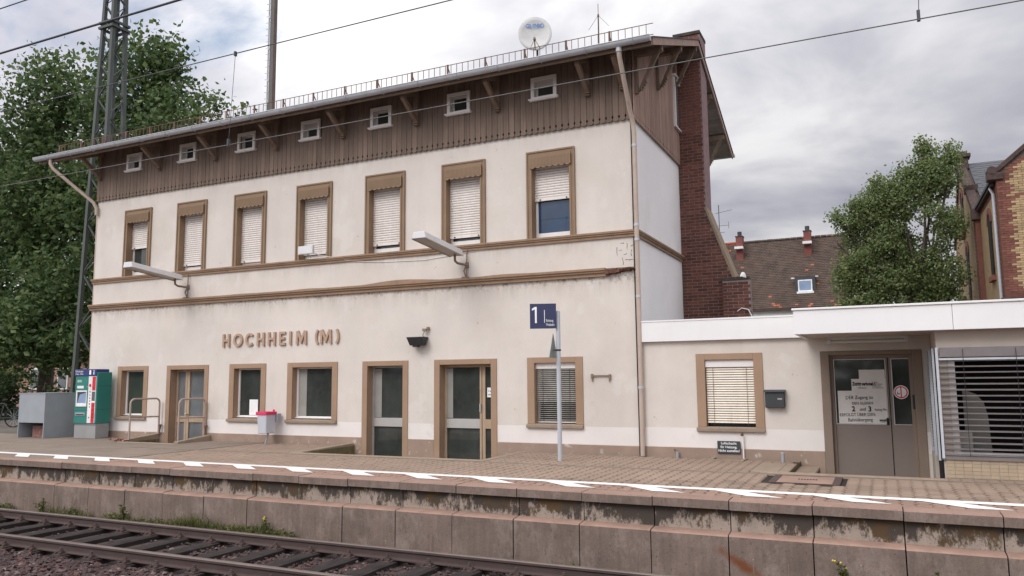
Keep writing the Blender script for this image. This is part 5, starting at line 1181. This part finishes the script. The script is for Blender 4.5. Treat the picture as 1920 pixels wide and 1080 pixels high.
def weed(x, h, label, seed, yell=False):
    q = random.Random(seed); t = root('weed_plant', (x,9.82,-1.0), label, 'weed', 'weeds along the platform wall'); mb = MB(); st_ = MB()
    for _ in range(5):
        e = Vector((x+q.uniform(-.12,.12), 9.82+q.uniform(-.06,.02), -1.0+h*q.uniform(.65,1))); st_.tube([(x,9.82,-1.0), ((x+e.x)/2+q.uniform(-.02,.02),9.82,-1+h*.5), e], .005, 4)
        for k in range(6): leaves(mb, Vector((x,9.82,-1)).lerp(e, .25+.14*k), 5, .018, .045, q)
    part('stem', st_, 'leaf_weed', t); part('leaf', mb, 'leaf_weed', t)
    if yell:
        f = MB(); [f.sphere((x+q.uniform(-.14,.14),9.8,-1+h*q.uniform(.8,1.05)), .012, 6, 4) for _ in range(4)]; part('flower', f, mat('yellow_petal',(.7,.55,.05)), t)
weed(-12.3, .40, 'tallest bushy green weed at the platform wall foot', 41); weed(-9.0, .36, 'weed with yellow flower heads at the wall foot below the litter bin', 43, True); weed(-.55, .42, 'tall thin weed with yellow flowers near the right end of the platform wall', 44, True); weed(-14.6, .36, 'bushy weed at the left end of the platform wall', 46)
weed(.35, .42, 'dry branching weed at the bottom right corner below the platform wall', 45)

# ================================================================== NEIGHBOURING BUILDINGS
# tiled house behind the annex
h = root('tiled_house', (-6,46,0), 'house with a steep dark tiled roof, two red chimneys and a white framed skylight', 'house')
ya, za, yr, zr = 42.5, 5.05, 46.0, 9.22; hx0, hx1 = -14.0,-1.42
m = MB(); m.box(hx0+.1,hx1-.1,42.75,49.3,-.05,5.0); m.add([(hx1-.1,42.75,5.0),(hx1-.1,49.3,5.0),(hx1-.1,46,9.05)],[(0,1,2)]); part('wall', m, 'house_white', h)
m = MB(); m.prism([(hx0,ya,za),(hx0,yr,zr),(hx0,49.5,za),(hx0,49.5,za-.1),(hx0,yr,zr-.12),(hx0,ya,za-.1)], (hx1-hx0,0,0)); roof_ = part('roof', m, 'roof_tile', h)
slope = Vector((0,yr-ya,zr-za)); SL = slope.length; sd_ = slope.normalized(); nrm = Vector((0,-sd_.z,sd_.y)); m = MB(); rows = 40; q = random.Random(2)
oran = [(-6.95,.60),(-7.35,.42),(-6.9,.36),(-6.6,.05),(-6.75,.38),(-5.35,.14),(-5.05,.06),(-3.15,.58),(-3.55,.50),(-3.0,.31),(-4.8,.02),(-4.7,.0),(-3.9,.02)]
for r_ in range(rows):
    o0 = sd_*(SL*r_/rows); 
    x = hx0+(.09 if r_ % 2 else 0)
    while x < hx1-.05:
        u = r_/rows; ora = any(abs(x+.09-ox) < .1 and abs(u-ou) < .5/rows for ox, ou in oran) or (r_ == rows-1 and x < -6.9) or (r_ < 3 and q.random() < .07) or q.random() < .003
        lf = .022+q.uniform(-.006,.006); a = Vector((x+.006,ya,za))+o0+nrm*lf; b = Vector((x+.006,ya,za))+o0+sd_*(SL/rows*1.02)+nrm*.006
        wv = Vector((.165,0,0)); d = -nrm*.02; m.add([a, a+wv, b+wv, b, a+d, a+wv+d], [(0,1,2,3),(4,5,1,0)], 1 if ora else 0); x += .18
part('roof_tiles', m, ['roof_tile','roof_tile_orange'], h, kind='stuff')
rt = MB(); rt.prism([(0,-.1,0),(0,-.06,.09),(0,.06,.09),(0,.1,0)], (.3,0,0)); rtm = rt.mesh('ridge_tile','roof_tile'); rto = rt.mesh('ridge_tile','roof_tile_orange'); x = -9.5
while x < hx1-.3: piece('ridge_tile', rto if x < -7.3 else rtm, (x,46,zr-.01+rnd.uniform(0,.015)), h); x += .32
for cx_, ct in ((-7.05,9.62),(-3.42,9.62)):
    m = MB(); m.box(cx_-.19,cx_+.19,45.0,45.5,8.0,ct-.18); c = part('chimney', m, 'chimney_red', h); m = MB(); m.box(cx_-.22,cx_+.22,44.97,45.53,ct-.18,ct-.14); m.tube([(cx_,45.25,ct-.14),(cx_,45.25,ct+.13)], .12, 8); part('chimney_pot', m, 'slate', c); m = MB(); m.box(cx_-.23,cx_+.23,44.7,45.0,ct-.92,ct-.78); part('flashing', m, 'house_white', c)
sk = root('skylight', (-3.6,43.8,6.4)); sk.parent = h; sk.location -= ORG[h.name]; ORG[sk.name] = Vector((-3.6,43.8,6.4))
m = MB(); m.box(-4.02,-3.0,43.25,44.4,5.85,6.72); part('surround', m, 'slate', sk); m = MB(); m.box(-3.86,-3.16,43.2,43.249,5.93,6.55); m.box(-3.93,-3.09,43.1,43.2,5.82,5.93); part('frame', m, 'print_white', sk); m = MB(); m.quad((-3.80,43.196,5.99),(-3.22,43.196,5.99),(-3.22,43.197,6.49),(-3.80,43.197,6.49)); part('pane', m, 'screen', sk)
m = MB(); m.box(-4.2,-4.02,43.3,43.5,6.64,6.70); m.box(-3.0,-2.86,43.3,43.5,6.68,6.74); part('flashing', m, 'house_white', sk)
m = MB(); m.tube([(-8.3,46,9.2),(-8.3,46,11.6)], .025, 5); m.tube([(-8.5,46,11.1),(-7.55,46,11.25)], .014, 4); m.tube([(-8.4,46,10.35),(-7.75,46,10.35)], .014, 4); m.tube([(-7.76,46,10.15),(-7.76,46,10.55)], .014, 4); m.tube([(-8.4,46,9.95),(-8.0,46,9.95)], .014, 4); solo('roof_antenna', m, 'wire', (-8.3,46,9.2), 'thin aerial with crossbars showing right of the brick chimney', 'antenna')
t = root('wall_dish', (-6.5,43.1,6.6), 'small white satellite dish seen edge on beside the low brick block', 'satellite dish'); m = MB(); m.sphere((-6.55,42.6,6.75), .34, 16, 8, sc=(.5,.25,1)); part('reflector', m, 'dish', t); m = MB(); m.tube([(-6.55,42.7,6.75),(-6.55,43.3,6.6)], .03, 6); part('arm', m, 'zinc', t)
# brick church at the right edge
ch = root('brick_church', (4,32,0), 'yellow and red brick church like house with stepped gables and slate roof', 'house')
m = MB(); m.prism([(3.74,30,0),(9.0,30,0),(9.0,30,8.2),(6.35,30,10.4),(3.74,30,8.2)], (0,6,0)); m.prism([(3.56,35,0),(3.56,44,0),(3.56,44,7.8),(3.56,39.5,10.7),(3.56,35,7.8)], (8,0,0)); part('wall', m, 'church_mortar', ch)
yb, rb = MB(), MB(); q = random.Random(8); z = 3.6; row = 0; n_b = 0; ym = MB(); ym.box(0,.235,0,.05,0,.067); ybm = ym.mesh('brick','yellow_brick'); rbm = ym.mesh('brick','church_red')
while z < 9.9:
    x = 3.742+(0 if row % 2 else -.1225)
    while x < 5.4:
        a = max(x,3.742); top = 8.2+(a-3.74)*.84
        if z+.08 < top and a+.235 < 5.5:
            red = a < 3.95+.12*((row//3) % 2) or z < 4.28 or z > top-.28; dec = 7.25 < z < 7.42 and (int(a/.25) % 2 == 0)
            if a == x and 4.2 < z < 8.9 and a < 4.75 and n_b < 300: piece('brick', rbm if red or dec else ybm, (a, 29.99-rnd.uniform(0,.006), z), ch); n_b += 1
            else: (rb if red else yb).box(a, min(x+.235, 5.5), 29.99, 30.02, z, z+.067)
        x += .2475
    z += .0775; row += 1
# obliquely seen walls: courses of bricks as joined strips
def side_courses(xp, y0, y1, ztop, red):
    z = 3.4; row = 0
    while z < 10.6:
        y = y0+(0 if row % 2 else -.12)
        while y < y1:
            a = max(y,y0); b = min(y+.235,y1); zt = ztop((a+b)/2)
            if z+.07 < zt and b-a > .03: (rb if red((a+b)/2, z, zt) else yb).box(xp-.012, xp+.02, a, b, z, z+.067)
            y += .2475
        z += .0775; row += 1
side_courses(3.74, 30.05, 35, lambda y: 7.9, lambda y, z, zt: y < 30.5 or z > zt-.3 or z < 4.0)
side_courses(3.56, 35, 44, lambda y: 7.8+(y-35)*.644 if y < 39.5 else 7.8+(44-y)*.644, lambda y, z, zt: y < 35.7 or y > 43.4 or z > zt-.5 or z < 3.9)
z = 3.4
while z < 7.7: rb.box(3.56, 3.74, 34.988, 35.02, z, z+.067); z += .0775
part('yellow_bricks', yb, 'yellow_brick', ch, kind='stuff'); part('red_bricks', rb, 'church_red', ch, kind='stuff')
cps = []
def cp(f): m = MB(); f(m); part('gable_coping', m, 'sandstone_dark', ch, bevel=.02)
cp(lambda m: m.prism([(3.66,29.9,8.12),(6.35,29.9,10.40),(6.35,29.9,10.60),(3.66,29.9,8.32)], (0,.45,0)))
cp(lambda m: m.prism([(3.48,34.9,7.65),(3.48,39.5,10.62),(3.48,39.5,10.85),(3.48,34.9,7.88)], (.34,0,0)))
cp(lambda m: m.prism([(3.48,44.1,7.65),(3.48,39.501,10.62),(3.48,39.501,10.85),(3.48,44.1,7.88)], (.34,0,0)))
def kn(m): m.box(3.47,3.95,29.88,30.3,7.98,8.22); m.tube([(3.62,29.88,8.30),(3.62,30.3,8.30)], .15, 10)
cp(kn)
m = MB(); m.box(3.44,3.98,34.85,35.3,7.55,8.0); part('kneeler', m, 'sandstone_dark', ch, bevel=.02)
m = MB(); m.box(3.44,3.94,36.9,37.3,9.05,9.4); part('kneeler', m, 'sandstone_dark', ch, bevel=.02)
m = MB(); m.box(3.46,3.90,39.25,39.75,10.6,11.15); m.box(3.36,4.0,39.15,39.85,11.15,11.32); m.box(3.48,3.88,39.27,39.73,11.32,11.44); part('pinnacle', m, 'sandstone_dark', ch, bevel=.02)
m = MB(); m.box(3.6,9,29.93,29.985,3.9,4.02); part('string_course', m, 'sandstone_dark', ch)
m = MB(); m.prism([(3.9,34.7,7.72),(3.9,39.5,10.82),(3.9,39.5,10.9),(3.9,34.7,7.8)], (7.6,0,0)); m.prism([(3.9,44.3,7.72),(3.9,39.5,10.82),(3.9,39.5,10.9),(3.9,44.3,7.8)], (7.6,0,0)); m.prism([(3.55,30.3,7.95),(6.35,30.3,10.4),(6.35,30.3,10.5),(3.55,30.3,8.05)], (0,5.5,0)); rfc = part('roof', m, 'slate', ch)
m = MB(); u = Vector((0,4.8,3.1)); ul = u.length; u.normalize(); un = Vector((0,-u.z,u.y)); n_ = 22
for i in range(n_):
    for k in range(13):
        o_ = Vector((3.95+.3*k+(.15 if i % 2 else 0),34.7,7.80))+u*(ul*i/n_)+un*.012; w_ = Vector((.29,0,0)); a = o_; b = o_+u*(ul/n_)*1.05-un*.01; m.add([a, a+w_, b+w_, b, a-un*.012, a+w_-un*.012], [(0,1,2,3),(4,5,1,0)])
part('slates', m, 'slate', rfc, kind='stuff')
for yw, z0, z1, xp in ((32.3,5.0,6.9,3.725),(38.6,4.6,6.7,3.545),(39.3,7.7,9.2,3.545)):
    wn = root('window', (xp,yw,z0)); wn.parent = ch; wn.location -= ORG[ch.name]; ORG[wn.name] = Vector((xp,yw,z0)); hw = .42
    m = MB(); n = 8; arc = [(yw+hw*math.cos(math.pi*k/n), z1+hw*.9*math.sin(math.pi*k/n)) for k in range(n+1)]; poly = [(yw-hw,z0),(yw+hw,z0)]+arc; m.add([(xp-.03,p,z_) for p, z_ in poly], [tuple(range(len(poly)))[::-1]]); part('pane', m, 'dark', wn)
    m = MB(); out = [(yw+(hw+.2)*math.cos(math.pi*k/n), z1+(hw*.9+.2)*math.sin(math.pi*k/n)) for k in range(n+1)]
    for k in range(n): m.prism([(xp-.045,*arc[k]),(xp-.045,*arc[k+1]),(xp-.045,*out[k+1]),(xp-.045,*out[k])], (.04,0,0))
    part('arch', m, 'church_red', wn); m = MB(); m.box(xp-.12,xp,yw-.55,yw+.55,z0-.18,z0); part('sill', m, 'church_red', wn)
m = MB(); m.tube([(3.62,30.7,7.85),(3.66,30.4,7.6),(3.66,30.35,0)], .05, 8); part('downpipe', m, 'grey_metal', ch)
m = MB(); m.box(3.60,3.70,30.3,34.9,7.86,7.98); part('gutter', m, 'sandstone_dark', ch)
# small brick house and bicycle at far left
t = root('brick_house', (-47,33,0), 'low brick house with two windows half hidden under the left trees', 'house'); m = MB(); m.box(-56,-44.5,33,40,-.05,3.1); part('wall', m, 'far_brick', t); m = MB(); m.prism([(-56.4,32.6,3.0),(-56.4,40.4,3.0),(-56.4,36.5,5.5)], (12.3,0,0)); part('roof', m, 'roof_tile', t)
for xw in (-50.4,-47.6): m = MB(); m.box(xw-.5,xw+.5,32.93,33.0,1.1,2.5); f = part('window', m, 'print_white', t); m = MB(); m.box(xw-.4,xw+.4,32.9,32.929,1.2,2.4); part('pane', m, 'glass_grey', f)
t = root('bicycle', (-28.7,17.7,-.05), 'dark bicycle parked at the left edge behind the grey box', 'bicycle')
def ring(c, r, rr, n=24): return [(c[0]+r*math.cos(2*math.pi*k/n)*.93, c[1]+r*math.cos(2*math.pi*k/n)*.36, c[2]+r*math.sin(2*math.pi*k/n)) for k in range(n+1)]
W1, W2 = Vector((-28.35,17.85,.29)), Vector((-29.33,17.47,.29))
for c in (W1, W2):
    m = MB(); m.tube(ring(c,.33,.02), .022, 6, cap=False); wl = part('wheel', m, 'tyre', t); m = MB(); [m.tube([c, c+Vector((.31*math.cos(a)*.93,.31*math.cos(a)*.36,.31*math.sin(a)))], .004, 4) for a in [k*math.pi/6 for k in range(12)]]; part('spokes', m, 'zinc', wl)
m = MB(); bb = (W1+W2)/2+Vector((.03,0,-.02)); seat = W1.lerp(W2,.35)+Vector((0,0,.5)); head = W1.lerp(W2,.83)+Vector((0,0,.5)); sd_l = W1
for a, b in ((bb,seat),(bb,head),(seat,head),(W1,bb),(W1,seat),(head,W2)): m.tube([a,b], .018, 6)
part('frame', m, 'anthracite', t); m = MB(); m.sphere(seat+Vector((0,0,.12)), .12, 8, 5, sc=(1,.6,.35)); m.tube([seat,seat+Vector((0,0,.1))], .014, 6); part('saddle', m, 'tyre', t); m = MB(); hb = head+Vector((0,0,.18)); m.tube([head,hb], .014, 6); m.tube([hb+Vector((-.1,.25,.02)),hb,hb+Vector((.1,-.25,.02))], .013, 6); part('handlebar', m, 'zinc', t)
m = MB(); m.box(2.6,3.2,52,52.6,5.6,6.8); m.box(2.45,3.35,51.9,52.7,4.9,5.6,1); solo('distant_tower', m, ['far_red','house_white'], (2.9,52,5), 'small red and white structure glimpsed behind the light green tree', 'building')
# dark tree belt across the tracks, behind the camera, as the panes mirror it
m = MB(); q = random.Random(77)
for _ in range(2600): leaves(m, (q.uniform(-70,45), -24+q.uniform(-2,2), abs(q.gauss(0,2.6))-1), 7, .7, .7, q)
solo('tree_belt', m, 'leaf_dark', (0,-24,0), kind='stuff')
